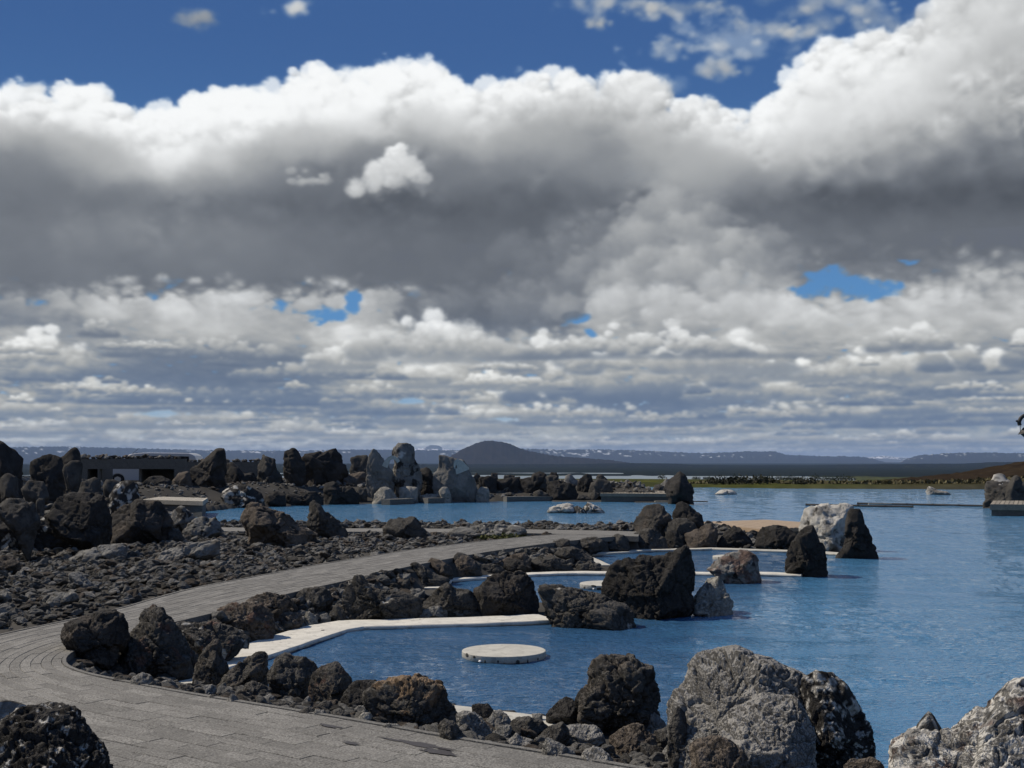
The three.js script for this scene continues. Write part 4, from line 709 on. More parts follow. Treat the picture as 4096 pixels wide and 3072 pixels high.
boulder('D4', [1350, 590, 1400, 540, 1440, 420, 1470, 340, 1530, 300, 1640, 285, 1750, 290, 1820, 340, 1880, 380, 1960, 385, 1980, 480, 1975, 560, 2010, 630, 1990, 690, 1990, 800, 1960, 920, 1800, 980, 1600, 980, 1420, 920, 1340, 780, 1335, 680], 'tall dark knobbly boulder standing among loose stones beside the huge grey boulder', { c: 'd', t: 0.85, brown: 0.3, lean: 0.1, lump: 1.3, rough: 1.6 });
boulder('D4', [1045, 770, 1120, 710, 1180, 650, 1220, 625, 1280, 650, 1320, 710, 1340, 790, 1300, 870, 1180, 890, 1080, 870, 1050, 830], 'pointed black boulder leaning left against the tall knobbly boulder', { c: 'k' });
boulder('D3', [1440, 590, 1530, 520, 1650, 500, 1760, 475, 1880, 480, 2000, 510, 2090, 530, 2120, 570, 2140, 680, 2190, 740, 2220, 830, 2200, 900, 2080, 900, 1900, 930, 1700, 910, 1520, 890, 1480, 780, 1440, 680], 'broad dark boulder with a dry tan crust on its flat top', { c: 'd', tan: 0.25, t: 1.0, lean: 0.25, rough: 1.5 });
boulder('D3', [1215, 640, 1250, 590, 1330, 510, 1420, 490, 1500, 490, 1528, 515, 1490, 570, 1470, 640, 1450, 740, 1320, 770, 1240, 740], 'black wedge boulder tucked against the tan-topped boulder', { c: 'k', rough: 1.4 });
boulder('D3', [960, 480, 990, 420, 1040, 370, 1120, 350, 1190, 330, 1240, 390, 1290, 450, 1320, 530, 1280, 570, 1240, 620, 1210, 710, 1100, 730, 980, 710, 950, 580], 'dark horned boulder with a rusty tip over the near pool', { c: 'd', brown: 0.4, rust: 0.1 });
boulder('D3', [590, 430, 620, 380, 670, 300, 740, 250, 800, 280, 900, 290, 980, 330, 1015, 380, 990, 430, 970, 560, 940, 650, 820, 670, 640, 660, 620, 560], 'broad dark boulder left of the horned boulder at the near pool', { c: 'd', rough: 1.4 });
boulder('D3', [130, 520, 200, 460, 300, 370, 400, 290, 470, 245, 560, 238, 590, 270, 590, 420, 570, 520, 400, 570, 230, 590, 150, 575], 'dark boulder with a long straight slope rising to the right', { c: 'd', brown: 0.25, t: 0.7, rough: 1.3 });
boulder('D3', [-70, 480, -40, 370, 0, 270, 60, 200, 120, 145, 165, 150, 175, 240, 220, 320, 240, 400, 180, 450, 100, 550, 0, 550], 'narrow pointed dark boulder before the white rim corner', { c: 'd', brown: 0.3 });
boulder('C6', [530, 860, 560, 770, 640, 720, 760, 690, 880, 650, 1000, 645, 1040, 680, 1090, 770, 1105, 860, 1050, 950, 990, 1050, 900, 1105, 780, 1120, 650, 1110, 620, 1030, 600, 990, 540, 930], 'rounded black boulder standing on the inside of the path bend', { c: 'k', brown: 0.35, t: 0.95 });
boulder('C6', [975, 1150, 1010, 1050, 1060, 960, 1110, 880, 1200, 760, 1260, 670, 1340, 615, 1410, 625, 1420, 690, 1470, 710, 1540, 810, 1600, 900, 1650, 1000, 1690, 1030, 1660, 1110, 1640, 1200, 1500, 1260, 1300, 1260, 1100, 1250, 980, 1230], 'large peaked dark boulder beside the rounded one at the path bend', { c: 'd', rust: 0.1, rough: 1.5, lean: 0.35 });
boulder('C6', [1470, 740, 1560, 730, 1680, 740, 1860, 755, 1980, 790, 2080, 830, 2140, 880, 2120, 930, 1980, 980, 1900, 1010, 1740, 1020, 1640, 970, 1560, 880], 'long low boulder with a pale pinkish crust on top behind the peaked one', { c: 'd', crust: 0.24, rust: 0.1, lean: 0.6, r: 10.3 });
// --- loose stones at the kerb and the shore, seen singly
const LOOSE = { group: 'loose stones between the near path and the lower pool', t: 0.95 };
for (const [crop, c, pts] of [
  ['D4', 'k', [410, 700, 440, 685, 480, 695, 540, 695, 580, 740, 575, 790, 540, 835, 480, 815, 415, 770]], ['D4', 'g', [285, 800, 340, 765, 420, 785, 500, 840, 540, 890, 580, 960, 570, 1005, 430, 1005, 350, 960, 290, 880]], ['D4', 'g', [540, 830, 600, 765, 650, 755, 700, 790, 740, 850, 700, 895, 600, 935, 550, 890]], ['D4', 'd', [730, 900, 760, 850, 800, 820, 900, 815, 1000, 850, 1040, 900, 1010, 965, 960, 1015, 820, 990, 740, 950]], ['D4', 'p', [925, 775, 1010, 775, 1018, 840, 960, 855, 925, 815]], ['D4', 'g', [585, 930, 640, 895, 730, 875, 745, 920, 720, 965, 640, 1015, 590, 980]], ['D4', 's', [720, 1010, 790, 955, 860, 990, 930, 1010, 930, 1055, 860, 1090, 750, 1075, 720, 1040]], ['D4', 'd', [970, 1030, 1000, 960, 1080, 890, 1180, 865, 1230, 920, 1235, 985, 1180, 1050, 1000, 1070]], ['D4', 's', [1210, 930, 1240, 895, 1320, 880, 1480, 895, 1520, 950, 1540, 1010, 1480, 1065, 1330, 1075, 1240, 1020]], ['D4', 'g', [1030, 1060, 1060, 1000, 1120, 1020, 1200, 1060, 1280, 1110, 1310, 1175, 1240, 1220, 1100, 1195, 1020, 1140]], ['D4', 's', [1350, 1190, 1380, 1110, 1460, 1075, 1540, 1100, 1620, 1180, 1640, 1270, 1360, 1270]], ['D4', 'b', [1615, 990, 1680, 930, 1800, 880, 1870, 885, 1900, 930, 1980, 980, 1985, 1050, 1880, 1130, 1700, 1130, 1620, 1060]], ['D4', 'd', [1870, 1040, 1930, 1045, 2040, 1080, 2070, 1120, 2060, 1190, 1960, 1200, 1880, 1130]], ['D4', 's', [1915, 860, 1950, 740, 2010, 790, 2080, 870, 2090, 950, 2000, 970, 1915, 930]], ['D4', 'g', [2065, 1110, 2100, 1050, 2212, 1005, 2280, 1050, 2290, 1150, 2200, 1240, 2080, 1190]], ['D4', 'd', [1740, 1210, 1780, 1165, 1900, 1195, 1925, 1250, 1740, 1260]], ['D4', 'd', [1990, 930, 2080, 900, 2120, 950, 2135, 1030, 2060, 1070, 1990, 1030]], ['D4', 'g', [350, 1040, 430, 1010, 570, 1012, 592, 1055, 540, 1090, 380, 1085]], ['D4', 'd', [580, 1090, 630, 1020, 700, 1015, 718, 1065, 690, 1115, 600, 1120]], ['D4', 'd', [115, 880, 180, 830, 260, 870, 330, 960, 360, 1050, 300, 1070, 150, 1000]], ['D4', 'g', [30, 970, 90, 945, 190, 965, 212, 1005, 150, 1035, 50, 1015]], ['D4', 'k', [1260, 860, 1330, 790, 1390, 830, 1400, 890, 1300, 900]], ['D4', 'k', [0, 930, 60, 890, 80, 940, 50, 990, 0, 1000]], ['D4', 'd', [700, 1100, 760, 1060, 850, 1070, 880, 1120, 800, 1150, 720, 1140]], ['D4', 'd', [800, 1140, 860, 1095, 920, 1110, 920, 1150, 840, 1165]], ['D4', 's', [1300, 1220, 1330, 1180, 1400, 1210, 1400, 1260, 1300, 1260]], ['D4', 'k', [960, 1090, 1020, 1050, 1050, 1120, 1000, 1170]],
  ['D5', 'k', [0, 1090, 40, 1050, 110, 1080, 125, 1160, 60, 1210, 0, 1190]],
  ['D3', 'd', [355, 580, 400, 530, 450, 498, 520, 520, 610, 560, 612, 615, 500, 645, 380, 645]], ['D3', 'g', [200, 700, 270, 610, 310, 620, 340, 690, 322, 738, 220, 730]], ['D3', 'g', [440, 690, 520, 640, 600, 610, 637, 630, 630, 685, 560, 715, 460, 735]], ['D3', 's', [330, 720, 380, 690, 440, 710, 452, 752, 350, 748]], ['D3', 'd', [585, 710, 640, 680, 740, 670, 772, 710, 740, 755, 620, 755]], ['D3', 'g', [880, 680, 930, 620, 955, 640, 952, 705, 900, 725]], ['D3', 'd', [1010, 720, 1070, 665, 1130, 670, 1152, 730, 1120, 775, 1040, 765]], ['D3', 'd', [860, 760, 920, 720, 980, 730, 1000, 800, 960, 845, 880, 825]], ['D3', 'g', [970, 800, 1000, 745, 1070, 745, 1102, 790, 1080, 855, 990, 850]], ['D3', 'd', [1100, 830, 1150, 760, 1200, 745, 1280, 770, 1302, 810, 1240, 865, 1120, 865]], ['D3', 'd', [1440, 880, 1470, 850, 1520, 890, 1532, 935, 1450, 930]], ['D3', 'g', [1580, 900, 1620, 865, 1700, 870, 1790, 910, 1792, 965, 1700, 975, 1590, 950]], ['D3', 'd', [1790, 960, 1830, 910, 1880, 920, 1882, 985, 1820, 995]], ['D3', 'd', [1870, 970, 1900, 930, 1960, 950, 1972, 1015, 1890, 1005]], ['D3', 'd', [1980, 980, 2050, 945, 2140, 970, 2152, 1015, 2050, 1035]], ['D3', 'g', [-20, 630, 0, 580, 60, 530, 130, 540, 122, 605, 40, 645]], ['D3', 'd', [40, 650, 110, 610, 190, 650, 192, 705, 80, 695]], ['D3', 'g', [720, 780, 800, 755, 850, 770, 852, 805, 760, 805]], ['D3', 'd', [320, 660, 380, 620, 430, 640, 430, 680, 350, 690]], ['D3', 'd', [180, 640, 230, 600, 270, 610, 260, 660, 200, 680]], ['D3', 'd', [770, 720, 810, 680, 870, 690, 880, 740, 800, 760]], ['D3', 'k', [1300, 870, 1340, 850, 1370, 870, 1370, 905, 1310, 900]], ['D3', 'd', [1210, 870, 1240, 840, 1290, 850, 1285, 885, 1220, 890]],
  ['D2', 'd', [980, 470, 1040, 445, 1120, 470, 1130, 530, 1050, 550, 990, 520]], ['D2', 'g', [1120, 540, 1150, 460, 1230, 425, 1300, 450, 1340, 510, 1300, 570, 1180, 585]], ['D2', 'g', [1370, 560, 1400, 500, 1470, 480, 1515, 510, 1500, 580, 1440, 600, 1380, 590]], ['D2', 'd', [1280, 560, 1330, 500, 1390, 510, 1390, 580, 1310, 600]], ['D2', 'd', [1525, 570, 1580, 520, 1660, 540, 1680, 590, 1620, 610, 1540, 600]], ['D2', 'g', [1700, 610, 1750, 540, 1830, 525, 1870, 570, 1840, 620, 1760, 650]], ['D2', 'd', [1430, 620, 1500, 590, 1580, 600, 1600, 640, 1500, 645]], ['D2', 'b', [1630, 650, 1660, 610, 1730, 620, 1740, 665, 1680, 680]], ['D2', 'g', [1760, 660, 1820, 610, 1900, 640, 1920, 690, 1840, 705]], ['D2', 'd', [1900, 640, 1960, 590, 2040, 600, 2060, 650, 1980, 670]],
]) {
  const [x0, y0, k] = CROPS[crop], us = pts.filter((_, i) => i % 2 === 0), vs = pts.filter((_, i) => i % 2), w = Math.max(...us) - Math.min(...us), h = Math.max(...vs) - Math.min(...vs), u = (x0 + (Math.max(...us) + Math.min(...us)) / 2 / k) / 4, v = (y0 + Math.max(...vs) / k) / 4;
  const shape = w / h > 1.75 ? 'flat' : w / h > 1.3 ? 'oblong' : w / h < 0.95 ? 'upright' : 'blocky', tone = { k: 'black', d: 'dark', g: 'grey', s: 'light grey', p: 'pale', b: 'brown' }[c], big = w * h > 26000 ? 'large ' : w * h < 7000 ? 'small ' : '';
  const beside = [[118, 'the rounded black boulder at the path bend'], [160, 'the large peaked boulder'], [205, 'the narrow pointed boulder'], [255, 'the long-sloped boulder'], [292, 'the broad dark boulder'], [335, 'the horned boulder'], [398, 'the tan-topped boulder'], [470, 'the pale rim end'], [545, 'the pointed black boulder'], [620, 'the tall knobbly boulder'], [2000, 'the huge grey boulder']].find((q) => u < q[0])[1];
  const kerb = along([[55, 672], [120, 688], [254, 713], [455, 748], [567, 767], [640, 780]], u) - v < 7 ? 'stone at the kerb by' : 'stone lying near';
  boulder(crop, pts, `${big}${shape} ${tone} ${kerb} ${beside}`, { ...LOOSE, c, name: 'lava_stone', res: 2.2, grow: 1.13 });
}
boulder('D3', [1305, 750, 1370, 705, 1440, 700, 1467, 740, 1420, 795, 1340, 805], 'smooth rounded grey stone leaning on the tan-topped boulder', { c: 'g', rough: 0.3, lump: 0.5, name: 'lava_stone', res: 2 });
boulder('D3', [1355, 870, 1380, 790, 1410, 760, 1470, 765, 1492, 800, 1450, 850, 1420, 905, 1370, 905], 'smooth pale elongated stone propped up at the kerb below the tan-topped boulder', { c: 'p', rough: 0.2, lump: 0.4, name: 'lava_stone', res: 2 });
boulder('D5', [345, 1080, 370, 1030, 450, 1000, 560, 980, 680, 1010, 760, 1080, 810, 1140, 830, 1236, 820, 1290, 360, 1290, 350, 1180], 'rounded brown stone at the foot of the grey slab boulder', { c: 'b', rough: 1.2, r: 5.25 });
boulder('D5', [150, 1010, 160, 880, 200, 790, 240, 718, 290, 770, 316, 830, 318, 1000, 250, 1040], 'jagged black-edged stone in the gap left of the grey slab boulder', { c: 'd', r: 6.1 });
// --- corners of the picture
boulder('D2', [0, 1000, 20, 900, 70, 840, 160, 790, 280, 755, 420, 735, 540, 760, 640, 810, 700, 880, 760, 960, 840, 1030, 900, 1100, 960, 1200, 1000, 1340, 500, 1370, 0, 1360, -120, 1200, -80, 1050], 'black scoria boulder with pale crusted top at the outer edge of the path', { c: 'k', crust: 0.1, lean: 0.6, rough: 1.6, r: 4.75 });
boulder('D2', [-90, 790, 0, 700, 80, 690, 180, 720, 245, 755, 100, 820, 0, 860, -60, 850], 'small crusted stone behind the black scoria boulder at the path edge', { c: 'g', crust: 0.2, r: 5.6 });
boulder('D6', [670, 1640, 690, 1450, 740, 1340, 830, 1290, 920, 1220, 1010, 1190, 1150, 1200, 1300, 1215, 1390, 1215, 1500, 1130, 1600, 1020, 1700, 950, 1790, 980, 1880, 850, 1980, 720, 2060, 660, 2212, 610, 2450, 600, 2600, 1000, 2600, 1760, 680, 1760], 'large grey boulder covered in white crust blotches at the water', { c: 's', crust: 0.5, rust: 0.12, t: 0.7, lean: 0.9, r: 5.0, rough: 0.8, lump: 0.5, grow: 1.0 });
boulder('D6', [1000, 1260, 1020, 1180, 1060, 1110, 1150, 1005, 1200, 1040, 1240, 1120, 1310, 1215, 1290, 1320, 1180, 1360, 1060, 1320], 'small pointed dark rock tip standing on the white-blotched boulder', { c: 'd', crust: 0.3, r: 5.15, t: 0.8, name: 'lava_stone' });
boulder('D6', [220, 1570, 300, 1520, 400, 1510, 520, 1510, 600, 1550, 655, 1600, 600, 1680, 240, 1680], 'low brown stone in the gap before the white-blotched boulder', { c: 'b', r: 5.1 });
// --- between path and lower pools
boulder('C7', [-80, 860, -60, 760, 0, 720, 60, 690, 120, 690, 200, 680, 260, 690, 330, 720, 390, 750, 420, 860, 410, 950, 330, 990, 210, 1010, 150, 950, 80, 910, 0, 890], 'rusty brown layered boulder at the corner of the white rim', { c: 'b', rust: 0.25, rough: 1.5 });
boulder('C7', [180, 680, 240, 620, 340, 590, 380, 588, 450, 610, 540, 620, 580, 660, 580, 700, 520, 750, 400, 760, 300, 730], 'dark brown boulder behind the rusty layered one by the path', { c: 'b', dark: 0.5 });
boulder('C7', [590, 690, 610, 630, 660, 570, 720, 548, 860, 545, 900, 580, 930, 640, 920, 690, 850, 770, 740, 790, 620, 780], 'smooth-faced dark grey boulder between the path and the white rim', { c: 'd', rough: 0.7 });
boulder('C7', [675, 800, 700, 750, 730, 745, 790, 800, 803, 845, 720, 875, 680, 865], 'small pale pyramid stone on the white rim', { c: 'p', rough: 0.5, name: 'lava_stone', res: 2 });
boulder('C7', [420, 760, 560, 760, 650, 780, 672, 850, 600, 900, 500, 910, 430, 870], 'brown squared boulder right of the rusty layered one', { c: 'b' });
boulder('C7', [1020, 620, 1060, 540, 1120, 440, 1180, 450, 1240, 540, 1290, 580, 1450, 590, 1580, 600, 1680, 640, 1690, 720, 1670, 800, 1500, 830, 1200, 835, 1060, 830, 1030, 740], 'long dark boulder with a knob at its left end beside the white rim', { c: 'd', rough: 1.6, crust: 0.05, t: 0.7 });
boulder('C7', [820, 780, 880, 760, 912, 790, 912, 848, 830, 848], 'small grey stone beside the pyramid stone on the rim', { c: 'g', name: 'lava_stone' });
boulder('C7', [890, 770, 960, 690, 1030, 740, 1055, 825, 940, 840], 'dark wedge stone before the long knobbed boulder', { c: 'd', name: 'lava_stone' });
const RIDGE = { group: 'dark boulders heaped between the path and the middle pool' }, ridgeLabels = ["dark wedge boulder sloping right above the thin white rim", "brown boulder at the upper path edge left of the black hump", "black humped boulder by the upper path above the middle pool", "brown round boulder at the rim end of the middle pool heap", "long dark boulder lying above the middle pool rim", "dark boulder crowning the heap above the middle pool", "brown boulder leaning on the heap where the thin rim begins", "low dark boulder at the very top of the heap by the path", "black lump in the hollow of the middle pool heap", "flat dark boulder at the pointed end of the heap", "small upright dark boulder behind the long knobbed boulder", "flat dark stone on the upper path edge near the knob", "low dark stone on the upper path edge beside the flat one", "grey boulder between the upper path and the dark wedge", "dark flat boulder between the two brown heap boulders"];
for (const [crop, c, pts] of [['C7', 'd', [1600, 430, 1610, 350, 1650, 335, 1740, 380, 1830, 430, 1940, 480, 1900, 530, 1760, 550, 1600, 550]], ['C7', 'b', [1750, 340, 1790, 290, 1860, 310, 1940, 350, 1970, 420, 1900, 445, 1770, 430]], ['C7', 'd', [1970, 350, 1980, 280, 2010, 240, 2060, 250, 2130, 300, 2212, 340, 2212, 430, 2100, 445, 1990, 430]], ['C8', 'b', [450, 310, 540, 270, 640, 240, 700, 300, 690, 390, 560, 400, 470, 360]], ['C8', 'd', [700, 330, 800, 270, 900, 270, 1000, 310, 1075, 390, 950, 405, 800, 405]], ['C8', 'd', [900, 250, 980, 200, 1060, 190, 1140, 230, 1230, 290, 1245, 345, 1100, 350, 960, 300]], ['C8', 'b', [0, 380, 40, 320, 90, 260, 160, 270, 220, 320, 240, 390, 120, 440, 20, 440]], ['C8', 'd', [870, 180, 900, 140, 980, 120, 1030, 130, 1040, 170, 1000, 210, 900, 210]], ['C8', 'k', [470, 330, 520, 290, 600, 300, 700, 370, 690, 410, 560, 415, 480, 390]], ['C8', 'd', [1070, 390, 1110, 340, 1200, 330, 1300, 370, 1310, 395, 1200, 402]], ['C7', 'd', [1480, 560, 1520, 490, 1590, 470, 1610, 550, 1590, 590]], ['C7', 'd', [1230, 440, 1260, 430, 1330, 440, 1330, 475, 1250, 478]], ['C7', 'd', [1310, 410, 1350, 390, 1410, 400, 1420, 440, 1340, 445]], ['C7', 'g', [1460, 470, 1500, 430, 1600, 420, 1600, 470, 1500, 500]], ['C8', 'd', [240, 340, 320, 330, 420, 350, 480, 390, 440, 420, 280, 415]]]) boulder(crop, pts, ridgeLabels.shift(), { ...RIDGE, c, name: 'lava_boulder' });
boulder('C7', [1700, 710, 1780, 620, 1860, 540, 1930, 510, 2000, 560, 2100, 570, 2180, 640, 2210, 700, 2160, 770, 1950, 790, 1800, 750], 'rounded dark boulder above the white rim, left of the overhanging one', { c: 'd' });
boulder('C8', [230, 560, 320, 470, 400, 440, 520, 415, 580, 405, 650, 420, 700, 480, 720, 560, 740, 640, 755, 740, 640, 785, 420, 790, 250, 780, 200, 680], 'big black overhanging boulder on the white rim end', { c: 'k', brown: 0.2 });
boulder('C7', [1665, 790, 1700, 740, 1790, 710, 1860, 700, 1920, 740, 1922, 795, 1800, 806, 1690, 810], 'low double grey stone on the white rim below the rounded dark boulder', { c: 'g', name: 'lava_stone', res: 2 });
boulder('C8', [790, 590, 810, 540, 860, 525, 950, 525, 1050, 560, 1200, 590, 1330, 630, 1420, 680, 1500, 710, 1550, 770, 1580, 870, 1500, 895, 1250, 900, 950, 900, 880, 840, 820, 780, 810, 680], 'dark flat-topped boulder sloping into the water at the rim end', { c: 'd', crust: 0.02, lean: 0.7, rough: 1.2, t: 0.75 });
boulder('C8', [1320, 600, 1340, 500, 1380, 430, 1400, 380, 1480, 310, 1560, 290, 1640, 270, 1750, 300, 1850, 300, 1900, 280, 1980, 220, 2030, 210, 2060, 260, 2070, 340, 2100, 420, 2090, 520, 2080, 600, 2090, 690, 2080, 740, 1950, 790, 1800, 820, 1600, 815, 1500, 760, 1380, 660], 'huge black boulder with a raised right corner standing in the water', { c: 'k', lean: 0.05, rough: 1.3 });
boulder('D1', [155, 930, 180, 880, 240, 790, 290, 730, 380, 715, 410, 780, 450, 860, 490, 930, 500, 985, 470, 1020, 380, 1045, 280, 1040, 260, 1000, 150, 990], 'pale grey cone-shaped rock standing in open water', { c: 'p', lean: 0.6, t: 0.95, rough: 0.9 });
boulder('D1', [280, 650, 330, 600, 380, 560, 440, 520, 520, 500, 620, 495, 690, 530, 715, 570, 720, 650, 735, 735, 700, 765, 600, 770, 440, 765, 390, 710, 330, 680], 'reddish grey boulder lying across the thin white rim', { c: 's', rust: 0.5, dark: 0.3, lean: 0.4 });
boulder('D1', [960, 600, 970, 520, 1000, 440, 1040, 370, 1080, 320, 1140, 285, 1190, 275, 1220, 330, 1250, 400, 1280, 470, 1300, 560, 1302, 690, 1250, 720, 1120, 720, 1100, 670, 970, 660], 'pointed black rock at the free end of the thin white rim', { c: 'k', lean: 0.15 });
boulder('D1', [1085, 260, 1100, 190, 1130, 130, 1180, 105, 1290, 95, 1400, 95, 1490, 90, 1530, 115, 1500, 180, 1480, 260, 1475, 360, 1470, 440, 1430, 485, 1290, 495, 1200, 465, 1090, 370], 'large white-crusted boulder beside the sunlit wooden deck', { c: 's', crust: 0.72, dark: 0.18, lean: 0.2, rough: 1.2 });
boulder('D1', [1390, 545, 1410, 500, 1450, 440, 1480, 340, 1480, 220, 1500, 160, 1550, 125, 1600, 125, 1630, 170, 1640, 260, 1660, 330, 1690, 380, 1690, 420, 1730, 450, 1747, 540, 1700, 560, 1550, 566, 1400, 566], 'tall black rock leaning on the right of the white-crusted boulder', { c: 'k', lean: 0.1 });
const SPIT = { group: 'black boulders in the row before the sunlit wooden deck' }, spitLabels = ["black flat-topped boulder touching the front corner of the sunlit deck", "black peaked boulder under the middle of the sunlit deck edge", "brown slanted boulder under the left corner of the sunlit deck", "large dark boulder below the folded boulder at the path end", "small black boulder between the large dark and the brown slanted one", "dark boulder half behind the brown slanted one by the deck", "dark blocky boulder left of the large dark one at the path end", "dark lumpy boulder where the path meets the pool boulders"];
for (const [crop, c, pts] of [['D1', 'k', [700, 400, 720, 330, 760, 280, 850, 268, 960, 275, 1000, 310, 1050, 350, 1020, 410, 960, 460, 860, 475, 720, 470, 690, 430]], ['D1', 'k', [365, 430, 400, 360, 450, 310, 510, 280, 560, 290, 600, 340, 650, 390, 684, 435, 640, 465, 400, 460]], ['D1', 'b', [90, 340, 180, 300, 250, 265, 310, 255, 350, 300, 365, 350, 362, 440, 250, 465, 110, 450]], ['C8', 'd', [1545, 190, 1560, 130, 1600, 80, 1680, 40, 1740, 30, 1800, 60, 1850, 110, 1872, 195, 1780, 222, 1620, 222]], ['C8', 'k', [1850, 130, 1870, 70, 1910, 48, 1960, 60, 2010, 100, 2040, 150, 2035, 195, 1900, 202]], ['C8', 'd', [2040, 140, 2090, 80, 2160, 50, 2250, 60, 2270, 185, 2150, 202, 2050, 190]], ['C8', 'd', [1330, 180, 1370, 120, 1440, 80, 1500, 90, 1530, 130, 1552, 205, 1450, 232, 1340, 217]], ['C8', 'd', [1050, 190, 1110, 140, 1180, 110, 1260, 105, 1310, 130, 1342, 175, 1290, 227, 1200, 242, 1100, 227]]]) boulder(crop, pts, spitLabels.shift(), { ...SPIT, c });
boulder('C3', [1590, 850, 1640, 770, 1660, 730, 1720, 700, 1800, 690, 1850, 710, 1865, 750, 1910, 790, 1915, 840, 1880, 890, 1830, 930, 1700, 930, 1620, 910], 'big folded dark boulder at the far end of the path', { c: 'd', brown: 0.4, r: 23.3 });
boulder('C3', [1925, 840, 1930, 770, 1960, 690, 2010, 668, 2060, 690, 2110, 740, 2170, 780, 2190, 840, 2120, 870, 1960, 880], 'dark rounded boulder left of the sunlit wooden deck', { c: 'k', r: 24.6 });
boulder('C3', [1850, 900, 1890, 850, 1960, 810, 2040, 820, 2110, 850, 2130, 900, 2050, 965, 1900, 965], 'dark boulder wedged below the rounded one by the deck', { c: 'd', r: 23.2 });
// --- rubble field and the rocks on it
boulder('C2', [150, 830, 170, 770, 190, 730, 240, 690, 330, 690, 420, 750, 480, 770, 550, 790, 600, 840, 660, 880, 740, 910, 800, 940, 770, 1000, 730, 1060, 500, 1065, 240, 1050, 200, 950], 'large dark brown boulder sloping right on the rubble field', { c: 'b', dark: 0.35, t: 0.7, rough: 0.8 });
boulder('C2', [700, 870, 730, 760, 740, 680, 770, 655, 820, 690, 860, 750, 950, 810, 1010, 860, 1050, 920, 1040, 970, 950, 995, 800, 970, 740, 910], 'shark-fin shaped grey boulder beside the large brown one', { c: 'd', t: 0.6, rough: 0.8 });
boulder('C2', [1365, 950, 1375, 890, 1410, 830, 1450, 805, 1540, 810, 1630, 800, 1660, 840, 1700, 890, 1737, 955, 1720, 995, 1560, 1000, 1390, 995], 'block-shaped dark boulder with a pale seam on the rubble field', { c: 'd', rough: 0.8 });
boulder('C3', [0, 930, 60, 890, 150, 905, 200, 890, 300, 860, 420, 860, 540, 880, 620, 900, 645, 935, 560, 960, 420, 970, 300, 1000, 180, 1000, 40, 970], 'low pale-topped boulder between the path and the far round tables', { c: 'g', crust: 0.1, dark: 0.25, lean: 0.6 });
boulder('D7', [560, 390, 700, 300, 790, 290, 880, 270, 1060, 255, 1085, 290, 1080, 340, 1060, 400, 980, 395, 830, 395, 650, 410], 'long flat grey slab lying on the rubble field', { c: 'g', rough: 0.6, lean: 0.6, t: 0.7 });
boulder('D7', [1320, 410, 1380, 340, 1460, 290, 1600, 260, 1700, 250, 1840, 220, 1890, 230, 1882, 345, 1800, 380, 1660, 390, 1500, 420, 1380, 430], 'pale brown sloping slab lying on the rubble field', { c: 's', brown: 0.5, rough: 0.7, lean: 0.6, t: 0.7 });
boulder('D7', [590, 510, 680, 495, 760, 560, 840, 610, 820, 645, 700, 640, 610, 590], 'grey slab tilted among small rubble near the path', { c: 'g', lean: 0.5 });
boulder('D7', [390, 760, 440, 700, 540, 665, 640, 680, 672, 725, 580, 770, 480, 795], 'grey lump nearest the path on the rubble field', { c: 'g' });
boulder('D7', [190, 730, 280, 690, 400, 690, 415, 725, 300, 748], 'low oblong dark slab on the rubble field', { c: 'd' });
boulder('D7', [-20, 740, 0, 690, 60, 670, 102, 720, 80, 755, 0, 760], 'rounded grey stone near the path on the rubble field', { c: 'g' });
boulder('D7', [-40, 520, -30, 380, 20, 350, 100, 360, 172, 405, 162, 490, 60, 530], 'dark brown boulder left of the rubble field', { c: 'b', dark: 0.5 });
// --- big dark rocks on the left
boulder('C1', [-60, 900, 0, 770, 120, 745, 190, 770, 240, 850, 290, 940, 325, 1050, 280, 1090, 100, 1110, -60, 1110], 'dark boulder streaked with grey crust before the black rock mass', { c: 'k', crust: 0.26 });
boulder('C1', [240, 840, 400, 800, 620, 790, 740, 720, 900, 760, 950, 820, 945, 960, 900, 1060, 500, 1090, 330, 1070, 290, 930], 'broad black rock mass between the streaked boulder and the brown round one', { c: 'k', crust: 0.12, t: 0.6 });
boulder('C1', [940, 900, 980, 770, 1040, 720, 1130, 680, 1200, 640, 1260, 670, 1330, 660, 1380, 690, 1440, 760, 1475, 830, 1477, 930, 1460, 1010, 1300, 1050, 1050, 1050, 950, 1000], 'big rounded black boulder with a brown sheen before the water', { c: 'k', brown: 0.45 });
boulder('C1', [390, 790, 450, 720, 520, 640, 620, 600, 720, 600, 840, 600, 900, 620, 920, 700, 950, 760, 940, 850, 900, 900, 500, 850], 'black dome-shaped boulder behind the broad black rock mass', { c: 'k', r: 20, lean: 0.4 });
boulder('C1', [-60, 700, 0, 690, 60, 645, 200, 650, 280, 690, 340, 790, 240, 850, 150, 800, 0, 790], 'dark flat boulder behind the streaked boulder', { c: 'd', r: 20 });
boulder('C1', [1480, 800, 1500, 750, 1560, 705, 1600, 720, 1650, 760, 1690, 810, 1640, 870, 1600, 950, 1500, 930], 'pointed grey boulder before the pale wooden deck', { c: 'g', dark: 0.45 });
boulder('C1', [1590, 920, 1620, 860, 1680, 820, 1750, 795, 1800, 810, 1860, 800, 1890, 850, 1912, 930, 1850, 975, 1700, 980, 1620, 960], 'grey squat boulder at the water right of the pointed grey one', { c: 'g', dark: 0.4 });
boulder('C1', [1440, 930, 1500, 890, 1560, 920, 1612, 1000, 1500, 1025, 1440, 990], 'low dark boulder at the foot of the rounded black boulder', { c: 'd' });
boulder('C1', [950, 610, 990, 540, 1060, 490, 1140, 490, 1180, 520, 1202, 610, 1180, 670, 960, 670], 'rounded boulder with a pale cap before the wall openings', { c: 'k', crust: 0.3, r: 31 });
